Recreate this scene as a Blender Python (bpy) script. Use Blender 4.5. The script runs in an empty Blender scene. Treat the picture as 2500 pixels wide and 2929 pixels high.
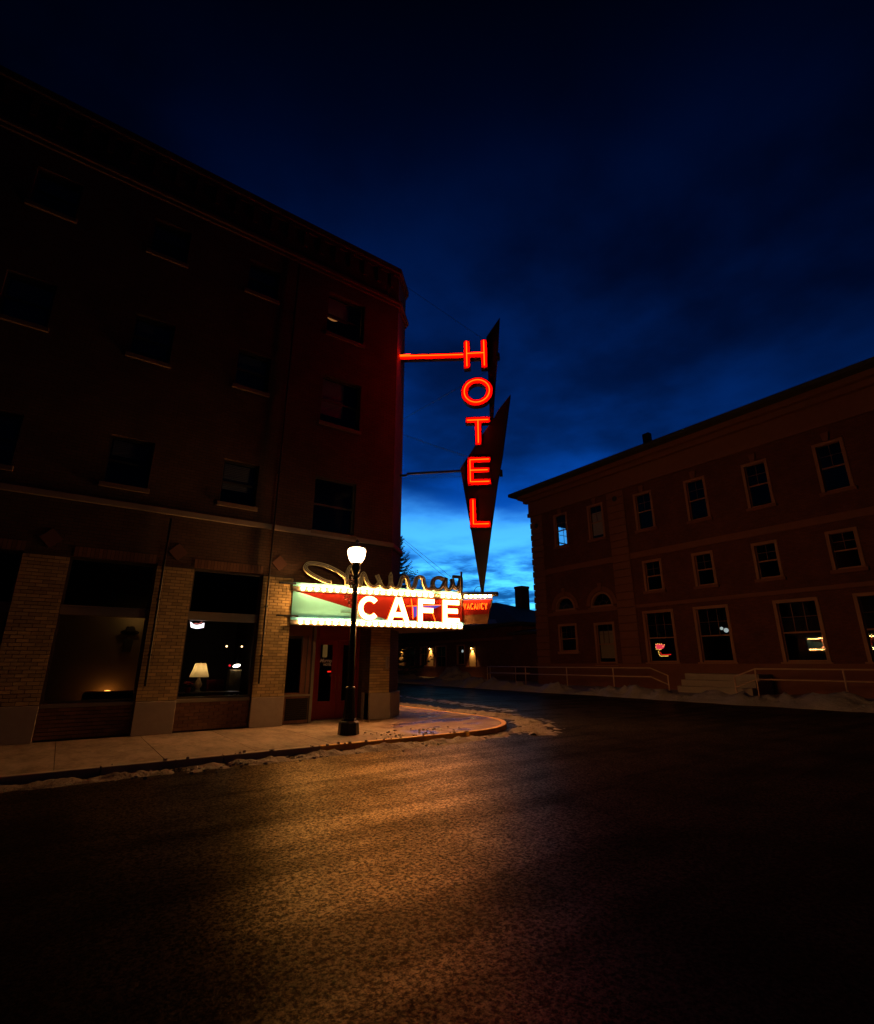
import bpy, bmesh, math, random
from mathutils import Vector, Matrix, noise as mnoise
random.seed(7)
R = math.radians
scene = bpy.context.scene
COL = scene.collection

# ------------------------------------------------------------------ camera
EYE = Vector((0, 0, 1.7)); PITCH = R(16.7); YAW = R(54.5); FPX = 1442.0; PCX, PCY = 1250.0, 1464.5
cam_data = bpy.data.cameras.new('camera')
cam_data.sensor_fit = 'HORIZONTAL'; cam_data.sensor_width = 36.0
cam_data.lens = FPX / 2500.0 * 36.0
cam_data.clip_end = 3000; cam_data.clip_start = 0.05
cam = bpy.data.objects.new('camera', cam_data); COL.objects.link(cam)
cam.location = EYE; cam.rotation_euler = (math.pi/2 + PITCH, 0, YAW - math.pi/2)
scene.camera = cam

# ------------------------------------------------------------------ view
scene.view_settings.view_transform = 'Standard'; scene.view_settings.look = 'None'
scene.view_settings.exposure = 0.0; scene.view_settings.gamma = 1.0
scene.view_settings.use_curve_mapping = False
scene.render.engine = 'CYCLES'
scene.cycles.max_bounces = 6; scene.cycles.diffuse_bounces = 3; scene.cycles.glossy_bounces = 3; scene.cycles.transparent_max_bounces = 8
scene.cycles.sample_clamp_indirect = 4.0; scene.cycles.caustics_reflective = False; scene.cycles.caustics_refractive = False

# ------------------------------------------------------------------ world: dusk sky under a cloud deck
world = bpy.data.worlds.new('World'); scene.world = world; world.use_nodes = True
nt = world.node_tree; nt.nodes.clear()
def N(t, kind, **kw):
    n = t.nodes.new(kind)
    for k, v in kw.items(): setattr(n, k, v)
    return n
def mth(t, op, a, b=None, c=None, clamp=False):
    n = t.nodes.new('ShaderNodeMath'); n.operation = op; n.use_clamp = clamp
    for i, v in enumerate((a, b, c)):
        if v is None: continue
        if isinstance(v, (int, float)): n.inputs[i].default_value = v
        else: t.links.new(v, n.inputs[i])
    return n.outputs[0]
def smooth(t, v, lo, hi, a=0.0, b=1.0):
    n = t.nodes.new('ShaderNodeMapRange'); n.interpolation_type = 'SMOOTHSTEP'
    n.inputs['From Min'].default_value = lo; n.inputs['From Max'].default_value = hi
    n.inputs['To Min'].default_value = a; n.inputs['To Max'].default_value = b
    t.links.new(v, n.inputs['Value']); return n.outputs['Result']
def sky_world():
    t = nt; L = t.links.new
    tc = N(t, 'ShaderNodeTexCoord')
    sky = N(t, 'ShaderNodeTexSky', sky_type='NISHITA'); sky.sun_disc = False
    sky.sun_elevation = R(-3.5); sky.sun_rotation = R(90 - 54.5); sky.altitude = 1400; sky.ozone_density = 4.0
    sky.dust_density = 0.3
    sep = N(t, 'ShaderNodeSeparateXYZ'); L(tc.outputs['Generated'], sep.inputs[0])
    z = sep.outputs['Z']
    zz = mth(t, 'ADD', mth(t, 'MAXIMUM', z, 0.0), 0.06)
    comb = N(t, 'ShaderNodeCombineXYZ')
    L(mth(t, 'DIVIDE', sep.outputs['X'], zz), comb.inputs[0]); L(mth(t, 'DIVIDE', sep.outputs['Y'], zz), comb.inputs[1])
    def nz(scale, detail=6, rough=.55, off=0.0):
        m = N(t, 'ShaderNodeMapping'); m.inputs['Scale'].default_value = (scale, scale, scale); m.inputs['Location'].default_value = (off, off*.7, off)
        L(comb.outputs[0], m.inputs[0])
        n = N(t, 'ShaderNodeTexNoise'); n.inputs['Scale'].default_value = 1; n.inputs['Detail'].default_value = detail; n.inputs['Roughness'].default_value = rough
        L(m.outputs[0], n.inputs['Vector']); return n.outputs['Fac']
    n1 = nz(1.1, 6, .52, 3.1); n2 = nz(.55, 8, .6, 9.7)
    # upper deck: edge near 17 degrees, wavy
    zw = mth(t, 'ADD', z, mth(t, 'MULTIPLY', mth(t, 'SUBTRACT', n1, .5), .20))
    deck = smooth(t, zw, .25, .33)
    # deck transmission thins out towards the zenith
    trans = N(t, 'ShaderNodeValToRGB'); cr = trans.color_ramp
    cr.elements[0].position = .22; cr.elements[0].color = (.25,)*3 + (1,)
    cr.elements[1].position = .97; cr.elements[1].color = (.018,)*3 + (1,)
    for p, v in ((.40, .28), (.6, .27), (.75, .17), (.83, .08), (.9, .035)):
        e = cr.elements.new(p); e.color = (v, v, v, 1)
    L(z, trans.inputs[0])
    tr = mth(t, 'MULTIPLY', trans.outputs[0], smooth(t, n1, .32, .66, .36, 1.55))
    # low cumulus strip by the horizon
    low = mth(t, 'MULTIPLY', smooth(t, n2, .42, .54), smooth(t, zw, .17, .24, 1.0, 0.0))
    lowf = mth(t, 'SUBTRACT', 1.0, mth(t, 'MULTIPLY', low, .80))
    mixn = N(t, 'ShaderNodeMix', data_type='FLOAT'); L(deck, mixn.inputs[0]); mixn.inputs[2].default_value = 1.0; L(tr, mixn.inputs[3])
    # afterglow: the sky fades away from where the sun went down
    dt = N(t, 'ShaderNodeVectorMath', operation='DOT_PRODUCT'); L(tc.outputs['Generated'], dt.inputs[0])
    az = YAW - R(4); dt.inputs[1].default_value = (math.cos(az)*.97, math.sin(az)*.97, .24)
    glow = N(t, 'ShaderNodeValToRGB'); gr = glow.color_ramp
    gr.elements[0].position = .0; gr.elements[0].color = (.07,)*3+(1,); gr.elements[1].position = .985; gr.elements[1].color = (1,)*3+(1,)
    for p, v in ((.5, .12), (.75, .27), (.88, .48), (.95, .82)):
        e = gr.elements.new(p); e.color = (v, v, v, 1)
    L(dt.outputs['Value'], glow.inputs[0])
    fac = mth(t, 'MULTIPLY', mth(t, 'MULTIPLY', mixn.outputs[0], lowf), glow.outputs[0])
    tint = N(t, 'ShaderNodeMix', data_type='RGBA', blend_type='MULTIPLY'); tint.inputs[0].default_value = 1
    L(sky.outputs[0], tint.inputs[6]); tint.inputs[7].default_value = SKY_TINT
    deep = N(t, 'ShaderNodeMix', data_type='RGBA', blend_type='MULTIPLY'); deep.inputs[7].default_value = (.05, .42, 1.05, 1)
    L(mth(t, 'MAXIMUM', deck, mth(t, 'MULTIPLY', low, .8)), deep.inputs[0]); L(tint.outputs[2], deep.inputs[6])
    fin = N(t, 'ShaderNodeMix', data_type='RGBA', blend_type='MULTIPLY'); fin.inputs[0].default_value = 1
    L(deep.outputs[2], fin.inputs[6])
    cc = N(t, 'ShaderNodeCombineXYZ'); [L(fac, cc.inputs[i]) for i in range(3)]
    L(cc.outputs[0], fin.inputs[7])
    bg = N(t, 'ShaderNodeBackground'); bg.inputs['Strength'].default_value = SKY_STRENGTH
    L(fin.outputs[2], bg.inputs['Color'])
    out = N(t, 'ShaderNodeOutputWorld'); L(bg.outputs[0], out.inputs[0])
SKY_TINT = (.42, 1.72, 1.0, 1); SKY_STRENGTH = 7.0
sky_world()

# ------------------------------------------------------------------ pixel to place (only to read measures off the photograph)
_F = Vector((math.cos(YAW)*math.cos(PITCH), math.sin(YAW)*math.cos(PITCH), math.sin(PITCH)))
_R = Vector((math.sin(YAW), -math.cos(YAW), 0)); _U = _R.cross(_F)
def ray(x, y): return _F*FPX + _R*(x-PCX) - _U*(y-PCY)
class Plane:
    """an upright working plane: u along it, z up, d out of it"""
    def __init__(s, o, u, flip=False):
        s.o = Vector((o[0], o[1], 0)); s.u = Vector((u[0], u[1], 0)).normalized()
        s.n = Vector((s.u.y, -s.u.x, 0)) * (-1 if flip else 1)
    def P(s, u, z, d=0): return s.o + s.u*u + s.n*d + Vector((0, 0, z))
    def px(s, x, y, d=0):
        r = ray(x, y); o = s.o + s.n*d; t = (o-EYE).dot(s.n)/r.dot(s.n); p = EYE + r*t
        return ((p-s.o).dot(s.u), p.z)

# ------------------------------------------------------------------ mesh building
class MB:
    def __init__(s, fr=None): s.v = []; s.f = []; s.fr = fr
    def add(s, vs, fs):
        b = len(s.v); s.v += [tuple(v) for v in vs]; s.f += [tuple(i+b for i in f) for f in fs]; return s
    def w(s, p): return s.fr.P(*p) if s.fr else Vector(p)
    def box(s, u0, u1, z0, z1, d0, d1):
        vs = [s.w(p) for p in ((u0,z0,d0),(u1,z0,d0),(u1,z1,d0),(u0,z1,d0),(u0,z0,d1),(u1,z0,d1),(u1,z1,d1),(u0,z1,d1))]
        return s.add(vs, [(0,1,2,3),(7,6,5,4),(0,4,5,1),(1,5,6,2),(2,6,7,3),(3,7,4,0)])
    def wbox(s, x0, x1, y0, y1, z0, z1):
        vs = [(x0,y0,z0),(x1,y0,z0),(x1,y1,z0),(x0,y1,z0),(x0,y0,z1),(x1,y0,z1),(x1,y1,z1),(x0,y1,z1)]
        return s.add(vs, [(3,2,1,0),(4,5,6,7),(0,1,5,4),(1,2,6,5),(2,3,7,6),(3,0,4,7)])
    def quad(s, a, b, c, d): return s.add([s.w(a), s.w(b), s.w(c), s.w(d)], [(0,1,2,3)])
    def prism(s, pts, d0, d1):
        n = len(pts)
        vs = [s.w((u,z,d0)) for u,z in pts] + [s.w((u,z,d1)) for u,z in pts]
        fs = [tuple(range(n)), tuple(range(2*n-1, n-1, -1))] + [(i, (i+1)%n, n+(i+1)%n, n+i) for i in range(n)]
        return s.add(vs, fs)
    def wprism(s, pts, z0, z1):
        n = len(pts)
        vs = [(x,y,z0) for x,y in pts] + [(x,y,z1) for x,y in pts]
        fs = [tuple(range(n-1,-1,-1)), tuple(range(n, 2*n))] + [(i, (i+1)%n, n+(i+1)%n, n+i) for i in range(n)]
        return s.add(vs, fs)
    def tube(s, pts, r, k=6, closed=False, radii=None):
        P = [Vector(p) for p in pts]; n = len(P); rings = []
        prev = None
        for i in range(n):
            if closed: t = P[(i+1)%n]-P[i-1]
            else: t = P[min(i+1,n-1)]-P[max(i-1,0)]
            if t.length < 1e-9: t = Vector((0,0,1))
            t.normalize()
            if prev is None:
                a = Vector((0,0,1)) if abs(t.z) < .9 else Vector((1,0,0)); x = t.cross(a).normalized()
            else:
                x = (prev - t*prev.dot(t)).normalized()
            prev = x; y = t.cross(x); rr = radii[i] if radii else r
            rings.append([P[i] + (x*math.cos(2*math.pi*j/k) + y*math.sin(2*math.pi*j/k))*rr for j in range(k)])
        vs = [v for q in rings for v in q]; fs = []
        m = n if closed else n-1
        for i in range(m):
            i2 = (i+1)%n
            for j in range(k): fs.append((i*k+j, i*k+(j+1)%k, i2*k+(j+1)%k, i2*k+j))
        if not closed:
            fs.append(tuple(range(k-1,-1,-1))); fs.append(tuple((n-1)*k+j for j in range(k)))
        return s.add(vs, fs)
    def lathe(s, c, prof, k=24):
        c = Vector(c); vs = []; fs = []; n = len(prof)
        for r, z in prof:
            for j in range(k): a = 2*math.pi*j/k; vs.append(c + Vector((r*math.cos(a), r*math.sin(a), z)))
        for i in range(n-1):
            for j in range(k): fs.append((i*k+j, i*k+(j+1)%k, (i+1)*k+(j+1)%k, (i+1)*k+j))
        fs.append(tuple(range(k-1,-1,-1))); fs.append(tuple((n-1)*k+j for j in range(k)))
        return s.add(vs, fs)
    def sphere(s, c, r, k=10, m=6, sz=1.0):
        prof = [(max(r*math.sin(math.pi*i/m), 1e-4), -r*sz*math.cos(math.pi*i/m)) for i in range(m+1)]
        return s.lathe(c, prof, k)
    def wall(s, u0, u1, z0, z1, d0, d1, holes):
        """slab with rectangular openings; d1 is the outer face"""
        us = sorted({u0,u1,*[h[0] for h in holes],*[h[1] for h in holes]}); us = [u for u in us if u0 <= u <= u1]
        zs = sorted({z0,z1,*[h[2] for h in holes],*[h[3] for h in holes]}); zs = [z for z in zs if z0 <= z <= z1]
        def solid(i, j):
            if i < 0 or j < 0 or i >= len(us)-1 or j >= len(zs)-1: return False
            cu = (us[i]+us[i+1])/2; cz = (zs[j]+zs[j+1])/2
            return not any(h[0] < cu < h[1] and h[2] < cz < h[3] for h in holes)
        for i in range(len(us)-1):
            for j in range(len(zs)-1):
                if not solid(i, j): continue
                a, b, c, d = us[i], us[i+1], zs[j], zs[j+1]
                s.quad((a,c,d1),(b,c,d1),(b,d,d1),(a,d,d1)); s.quad((a,d,d0),(b,d,d0),(b,c,d0),(a,c,d0))
                if not solid(i-1,j): s.quad((a,c,d0),(a,c,d1),(a,d,d1),(a,d,d0))
                if not solid(i+1,j): s.quad((b,c,d1),(b,c,d0),(b,d,d0),(b,d,d1))
                if not solid(i,j-1): s.quad((a,c,d0),(b,c,d0),(b,c,d1),(a,c,d1))
                if not solid(i,j+1): s.quad((a,d,d1),(b,d,d1),(b,d,d0),(a,d,d0))
        return s
    def mesh(s, name, mat, smooth=False):
        me = bpy.data.meshes.new(name); me.from_pydata([tuple(v) for v in s.v], [], s.f)
        bm = bmesh.new(); bm.from_mesh(me); bmesh.ops.recalc_face_normals(bm, faces=bm.faces); bm.to_mesh(me); bm.free()
        me.materials.append(mat)
        if smooth: me.shade_smooth()
        me.update(); return me
    def build(s, name, mat, parent=None, smooth=False, bevel=0, **kw):
        o = bpy.data.objects.new(name, s.mesh(name, mat, smooth)); COL.objects.link(o)
        if bevel:
            b = o.modifiers.new('edge', 'BEVEL'); b.width = bevel; b.segments = 2; b.limit_method = 'ANGLE'
        if parent: adopt(o, parent)
        for k, v in kw.items(): o[k] = v
        return o
def adopt(o, p):
    o.parent = p
    if p.type == 'EMPTY': o.matrix_parent_inverse = Matrix.Translation(p.location).inverted()
def thing(name, label, cat, loc, group=None):
    e = bpy.data.objects.new(name, None); COL.objects.link(e); e.location = loc; e.empty_display_size = .2
    e['label'] = label; e['category'] = cat
    if group: e['group'] = group
    return e
def tag(o, label=None, cat=None, group=None, kind=None):
    if label: o['label'] = label
    if cat: o['category'] = cat
    if group: o['group'] = group
    if kind: o['kind'] = kind
    return o
def catmull(pts, n=6):
    out = []; P = [pts[0]] + list(pts) + [pts[-1]]
    for i in range(1, len(P)-2):
        for j in range(n):
            t = j/n; a, b, c, d = P[i-1], P[i], P[i+1], P[i+2]
            out.append(tuple(.5*((2*b[k]) + (-a[k]+c[k])*t + (2*a[k]-5*b[k]+4*c[k]-d[k])*t*t + (-a[k]+3*b[k]-3*c[k]+d[k])*t**3) for k in range(len(b))))
    out.append(tuple(pts[-1])); return out

# ------------------------------------------------------------------ materials
MATS = {}
def mat(name, col=(.5,.5,.5), rough=.6, metal=0., var=.0, vscale=6., bump=0., bscale=60., bdist=.01, island=0., emit=None, estr=0., spec=.5, streak=None):
    if name in MATS: return MATS[name]
    m = bpy.data.materials.new(name); m.use_nodes = True; t = m.node_tree; L = t.links.new
    b = t.nodes['Principled BSDF']; b.inputs['Roughness'].default_value = rough; b.inputs['Metallic'].default_value = metal
    b.inputs['Base Color'].default_value = (*col, 1); b.inputs['Specular IOR Level'].default_value = spec
    if emit:
        b.inputs['Emission Color'].default_value = (*emit, 1); b.inputs['Emission Strength'].default_value = estr
    if var or bump or island:
        g = N(t, 'ShaderNodeNewGeometry'); pos = g.outputs['Position']
        if streak:
            mp = N(t, 'ShaderNodeMapping'); mp.inputs['Scale'].default_value = streak; L(pos, mp.inputs[0]); pos = mp.outputs[0]
        val = None
        if var:
            n = N(t, 'ShaderNodeTexNoise'); n.inputs['Scale'].default_value = vscale; n.inputs['Detail'].default_value = 6; n.inputs['Roughness'].default_value = .65
            L(pos, n.inputs['Vector']); val = mth(t, 'MULTIPLY', mth(t, 'SUBTRACT', n.outputs['Fac'], .5), var*2)
        if island:
            oi = N(t, 'ShaderNodeObjectInfo')
            r = mth(t, 'FRACT', mth(t, 'ADD', g.outputs['Random Per Island'], oi.outputs['Random']))
            r = mth(t, 'MULTIPLY', mth(t, 'SUBTRACT', r, .5), island*2)
            val = r if val is None else mth(t, 'ADD', val, r)
        if val is not None:
            hs = N(t, 'ShaderNodeHueSaturation'); hs.inputs['Color'].default_value = (*col, 1)
            L(mth(t, 'ADD', val, 1.0), hs.inputs['Value']); L(hs.outputs[0], b.inputs['Base Color'])
        if bump:
            n2 = N(t, 'ShaderNodeTexNoise'); n2.inputs['Scale'].default_value = bscale; n2.inputs['Detail'].default_value = 4
            L(pos, n2.inputs['Vector'])
            bp = N(t, 'ShaderNodeBump'); bp.inputs['Strength'].default_value = bump; bp.inputs['Distance'].default_value = bdist
            L(n2.outputs['Fac'], bp.inputs['Height']); L(bp.outputs[0], b.inputs['Normal'])
    MATS[name] = m; return m
def emitter(name, col, st):
    if name in MATS: return MATS[name]
    m = bpy.data.materials.new(name); m.use_nodes = True; t = m.node_tree; t.nodes.clear()
    e = N(t, 'ShaderNodeEmission'); e.inputs[0].default_value = (*col, 1); e.inputs[1].default_value = st
    o = N(t, 'ShaderNodeOutputMaterial'); t.links.new(e.outputs[0], o.inputs[0]); MATS[name] = m; return m
def glass_mat(name, rough=.02, tint=(.9,.92,.95), wob=.004):
    if name in MATS: return MATS[name]
    m = bpy.data.materials.new(name); m.use_nodes = True; t = m.node_tree; t.nodes.clear(); L = t.links.new
    tr = N(t, 'ShaderNodeBsdfTransparent'); tr.inputs[0].default_value = (*tint, 1)
    gl = N(t, 'ShaderNodeBsdfGlossy'); gl.inputs['Roughness'].default_value = rough
    g = N(t, 'ShaderNodeNewGeometry'); fr = N(t, 'ShaderNodeFresnel'); L(mth(t, 'SUBTRACT', 1.5, mth(t, 'MULTIPLY', g.outputs['Backfacing'], .8333)), fr.inputs[0])
    n = N(t, 'ShaderNodeTexNoise'); n.inputs['Scale'].default_value = 1.3; L(g.outputs['Position'], n.inputs['Vector'])
    bp = N(t, 'ShaderNodeBump'); bp.inputs['Strength'].default_value = .3; bp.inputs['Distance'].default_value = wob; L(n.outputs['Fac'], bp.inputs['Height']); L(bp.outputs[0], gl.inputs['Normal'])
    mx = N(t, 'ShaderNodeMixShader'); L(fr.outputs[0], mx.inputs[0]); L(tr.outputs[0], mx.inputs[1]); L(gl.outputs[0], mx.inputs[2])
    o = N(t, 'ShaderNodeOutputMaterial'); L(mx.outputs[0], o.inputs[0]); MATS[name] = m; return m
def brickwall(name, c1, c2, mortar, w=.235, h=.085, axis='x', rough=.85, bump=.6):
    """bricks too dark or far to pick apart; coordinates along x or y and up z"""
    m = bpy.data.materials.new(name); m.use_nodes = True; t = m.node_tree; L = t.links.new
    b = t.nodes['Principled BSDF']; b.inputs['Roughness'].default_value = rough
    g = N(t, 'ShaderNodeNewGeometry'); sp = N(t, 'ShaderNodeSeparateXYZ'); L(g.outputs['Position'], sp.inputs[0])
    cb = N(t, 'ShaderNodeCombineXYZ'); L(sp.outputs['X' if axis == 'x' else 'Y'], cb.inputs[0]); L(sp.outputs['Z'], cb.inputs[1])
    br = N(t, 'ShaderNodeTexBrick'); br.inputs['Scale'].default_value = 1; br.inputs['Brick Width'].default_value = w; br.inputs['Row Height'].default_value = h
    br.inputs['Mortar Size'].default_value = .008; br.inputs['Mortar Smooth'].default_value = .2
    br.inputs['Color1'].default_value = (*c1, 1); br.inputs['Color2'].default_value = (*c2, 1); br.inputs['Mortar'].default_value = (*mortar, 1)
    L(cb.outputs[0], br.inputs['Vector'])
    n = N(t, 'ShaderNodeTexNoise'); n.inputs['Scale'].default_value = 1.1; n.inputs['Detail'].default_value = 7; L(g.outputs['Position'], n.inputs['Vector'])
    mx = N(t, 'ShaderNodeMix', data_type='RGBA', blend_type='MULTIPLY'); mx.inputs[0].default_value = .55
    L(br.outputs['Color'], mx.inputs[6]); L(n.outputs['Color'], mx.inputs[7])
    hs = N(t, 'ShaderNodeHueSaturation'); L(br.outputs['Color'], hs.inputs['Color']); L(mth(t, 'ADD', n.outputs['Fac'], .5), hs.inputs['Value'])
    L(hs.outputs[0], b.inputs['Base Color'])
    bp = N(t, 'ShaderNodeBump'); bp.inputs['Strength'].default_value = bump; bp.inputs['Distance'].default_value = .012
    L(mth(t, 'SUBTRACT', 1.0, br.outputs['Fac']), bp.inputs['Height']); L(bp.outputs[0], b.inputs['Normal'])
    MATS[name] = m; return m

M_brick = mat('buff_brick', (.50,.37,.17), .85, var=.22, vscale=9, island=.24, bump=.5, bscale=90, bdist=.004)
M_mortar = mat('mortar', (.10,.075,.055), .95, var=.2, vscale=20)
M_bulkbrick = mat('brown_brick', (.20,.10,.06), .85, var=.22, vscale=9, island=.22, bump=.5, bscale=90, bdist=.004)
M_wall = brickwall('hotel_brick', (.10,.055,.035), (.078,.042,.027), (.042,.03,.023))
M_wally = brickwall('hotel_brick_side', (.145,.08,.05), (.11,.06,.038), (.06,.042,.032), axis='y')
M_stone = mat('limestone', (.40,.34,.28), .8, var=.22, vscale=5, bump=.35, bscale=120, bdist=.003)
M_band = mat('band_stone', (.27,.215,.175), .85, var=.25, vscale=4, bump=.3, bscale=80, bdist=.003)
M_cornice = mat('weathered_cornice', (.10,.062,.042), .85, var=.25, vscale=4)
M_dark = mat('dark_interior', (.012,.011,.01), .9)
M_room = mat('room_plaster', (.30,.22,.15), .9, var=.15, vscale=2)
M_roomdark = mat('room_panelling', (.05,.03,.022), .6, var=.3, vscale=3)
M_frame = mat('bronze_frame', (.11,.095,.075), .5, metal=.3, var=.15, vscale=20)
M_framepale = mat('weathered_trim', (.25,.22,.17), .55, var=.18, vscale=12)
M_black = mat('black_iron', (.015,.015,.016), .42, metal=.3, var=.2, vscale=25, bump=.2, bscale=150, bdist=.001)
M_red = mat('red_door_paint', (.28,.018,.02), .38, var=.15, vscale=8)
M_mint = mat('mint_enamel', (.20,.72,.90), .5, spec=.3, var=.10, vscale=5)
M_blue = mat('pale_blue_enamel', (.12,.52,.90), .4, var=.1, vscale=5)
M_signred = mat('sign_red_enamel', (.11,.004,.002), .7, spec=.1, var=.12, vscale=6)
M_cream = mat('cream_enamel', (.34,.31,.25), .4, var=.08, vscale=8)
M_bback = mat('bulb_strip_enamel', (.10,.10,.095), .5, var=.15, vscale=8, spec=.2)
M_litrim = mat('aged_cream_trough', (.70,.68,.40), .5, var=.15, vscale=14)
M_troughdark = mat('trough_sides', (.11,.085,.05), .6, var=.2, vscale=14)
M_deadtube = mat('unlit_glass_tube', (.62,.60,.46), .15, spec=.7)
M_violet = mat('violet_enamel', (.16,.13,.50), .4)
M_tan = mat('tan_enamel', (.085,.042,.02), .7, spec=.15, var=.15, vscale=8)
M_signmetal = mat('sign_sheet_metal', (.016,.013,.012), .6, metal=.0, var=.25, vscale=5)
M_redface = mat('red_letter_face', (.80,.02,.006), .45, var=.08, vscale=9)
M_glass = glass_mat('window_glass')
M_snow = mat('old_snow', (.28,.26,.265), .75, var=.35, vscale=3.5, bump=.9, bscale=14, bdist=.05)
M_snowdirty = mat('dirty_snow', (.20,.165,.145), .8, var=.5, vscale=5, bump=.9, bscale=22, bdist=.04)
M_needle = mat('spruce_needles', (.03,.05,.035), .8, var=.3, vscale=4)
M_bark = mat('bark', (.08,.055,.04), .9, var=.3, vscale=8)
M_shingle = mat('dark_shingles', (.045,.04,.04), .85, var=.3, vscale=4, bump=.5, bscale=18, bdist=.03)
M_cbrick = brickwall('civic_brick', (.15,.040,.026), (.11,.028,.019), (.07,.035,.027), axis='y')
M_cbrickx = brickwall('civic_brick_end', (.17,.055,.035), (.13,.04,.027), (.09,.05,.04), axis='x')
M_cpale = mat('civic_terracotta', (.21,.078,.046), .8, var=.2, vscale=2.5, bump=.3, bscale=40, bdist=.01)
M_ctrim = mat('civic_window_trim', (.33,.15,.085), .6, var=.12, vscale=6)
M_rail = mat('galvanised_rail', (.55,.36,.25), .6, metal=.0, var=.2, vscale=12)
M_concrete = mat('concrete', (.34,.29,.25), .82, var=.22, vscale=3, bump=.35, bscale=130, bdist=.003)

E_bulb = emitter('lit_bulb', (1.0,.44,.12), 165)
E_globe = emitter('lit_globe', (1.0,.66,.34), 12)
E_neon = emitter('red_neon', (1.0,.0098,.0003), 34)
E_cafe = emitter('hot_neon_face', (1.0,.28,.085), 26)
E_cafeside = emitter('neon_letter_return', (1.0,.075,.006), 4)
E_vac = emitter('small_red_neon', (1.0,.040,.002), 14)
E_shade = emitter('lit_lamp_shade', (1.0,.66,.28), 1.6)
E_amber = emitter('amber_lamp', (1.0,.42,.09), 6.0)

# ------------------------------------------------------------------ ground
def asphalt():
    """dark coarse aggregate with a thin dirty melt film: matt stone plus a broken, brownish gloss"""
    m = bpy.data.materials.new('wet_asphalt'); m.use_nodes = True; t = m.node_tree; t.nodes.clear(); L = t.links.new
    g = N(t, 'ShaderNodeNewGeometry'); pos = g.outputs['Position']
    def nz(scale, detail, rough, sx=1, sy=1, rot=0):
        mp = N(t, 'ShaderNodeMapping'); mp.inputs['Scale'].default_value = (sx, sy, 1); mp.inputs['Rotation'].default_value = (0, 0, rot); L(pos, mp.inputs[0])
        n = N(t, 'ShaderNodeTexNoise'); n.inputs['Scale'].default_value = scale; n.inputs['Detail'].default_value = detail; n.inputs['Roughness'].default_value = rough
        L(mp.outputs[0], n.inputs['Vector']); return n.outputs['Fac']
    streak = nz(1.0, 5, .6, .25, 1.8, R(7)); tyre = nz(1.0, 4, .55, .16, 1.5, R(6.5)); patch = nz(.7, 5, .6)
    grit = nz(34, 3, .65); grain = nz(80, 2, .7)
    sparkle = smooth(t, mth(t, 'ADD', mth(t, 'MULTIPLY', grit, .75), mth(t, 'MULTIPLY', grain, .25)), .38, .66, .2, 1.35)
    track = smooth(t, tyre, .36, .54, .62, 1.05)
    blot = smooth(t, patch, .32, .60, .65, 1.1)
    mx = N(t, 'ShaderNodeMix', data_type='RGBA'); mx.inputs[6].default_value = (.006,.006,.006,1); mx.inputs[7].default_value = (.016,.013,.0115,1); L(grit, mx.inputs[0])
    df = N(t, 'ShaderNodeBsdfDiffuse'); L(mx.outputs[2], df.inputs[0])
    gl = N(t, 'ShaderNodeBsdfGlossy'); gl.inputs[0].default_value = (1,.76,.48,1)  # reflection coloured amber to warm the pool of light
    L(mth(t, 'ADD', .27, mth(t, 'MULTIPLY', patch, .13)), gl.inputs['Roughness'])
    bp = N(t, 'ShaderNodeBump'); bp.inputs['Strength'].default_value = .7; bp.inputs['Distance'].default_value = .005
    L(mth(t, 'ADD', grit, mth(t, 'ADD', mth(t, 'MULTIPLY', grain, .4), mth(t, 'MULTIPLY', streak, .6))), bp.inputs['Height']); L(bp.outputs[0], gl.inputs['Normal']); L(bp.outputs[0], df.inputs['Normal'])
    fr = N(t, 'ShaderNodeFresnel'); fr.inputs[0].default_value = 1.45
    f = mth(t, 'MULTIPLY', mth(t, 'MINIMUM', fr.outputs[0], .36), ROAD_GLOSS)
    f = mth(t, 'MULTIPLY', mth(t, 'MULTIPLY', f, sparkle), mth(t, 'MULTIPLY', track, blot))
    ms = N(t, 'ShaderNodeMixShader'); L(f, ms.inputs[0]); L(df.outputs[0], ms.inputs[1]); L(gl.outputs[0], ms.inputs[2])
    o = N(t, 'ShaderNodeOutputMaterial'); L(ms.outputs[0], o.inputs[0]); return m
ROAD_GLOSS = .46
M_asphalt = asphalt()
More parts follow.
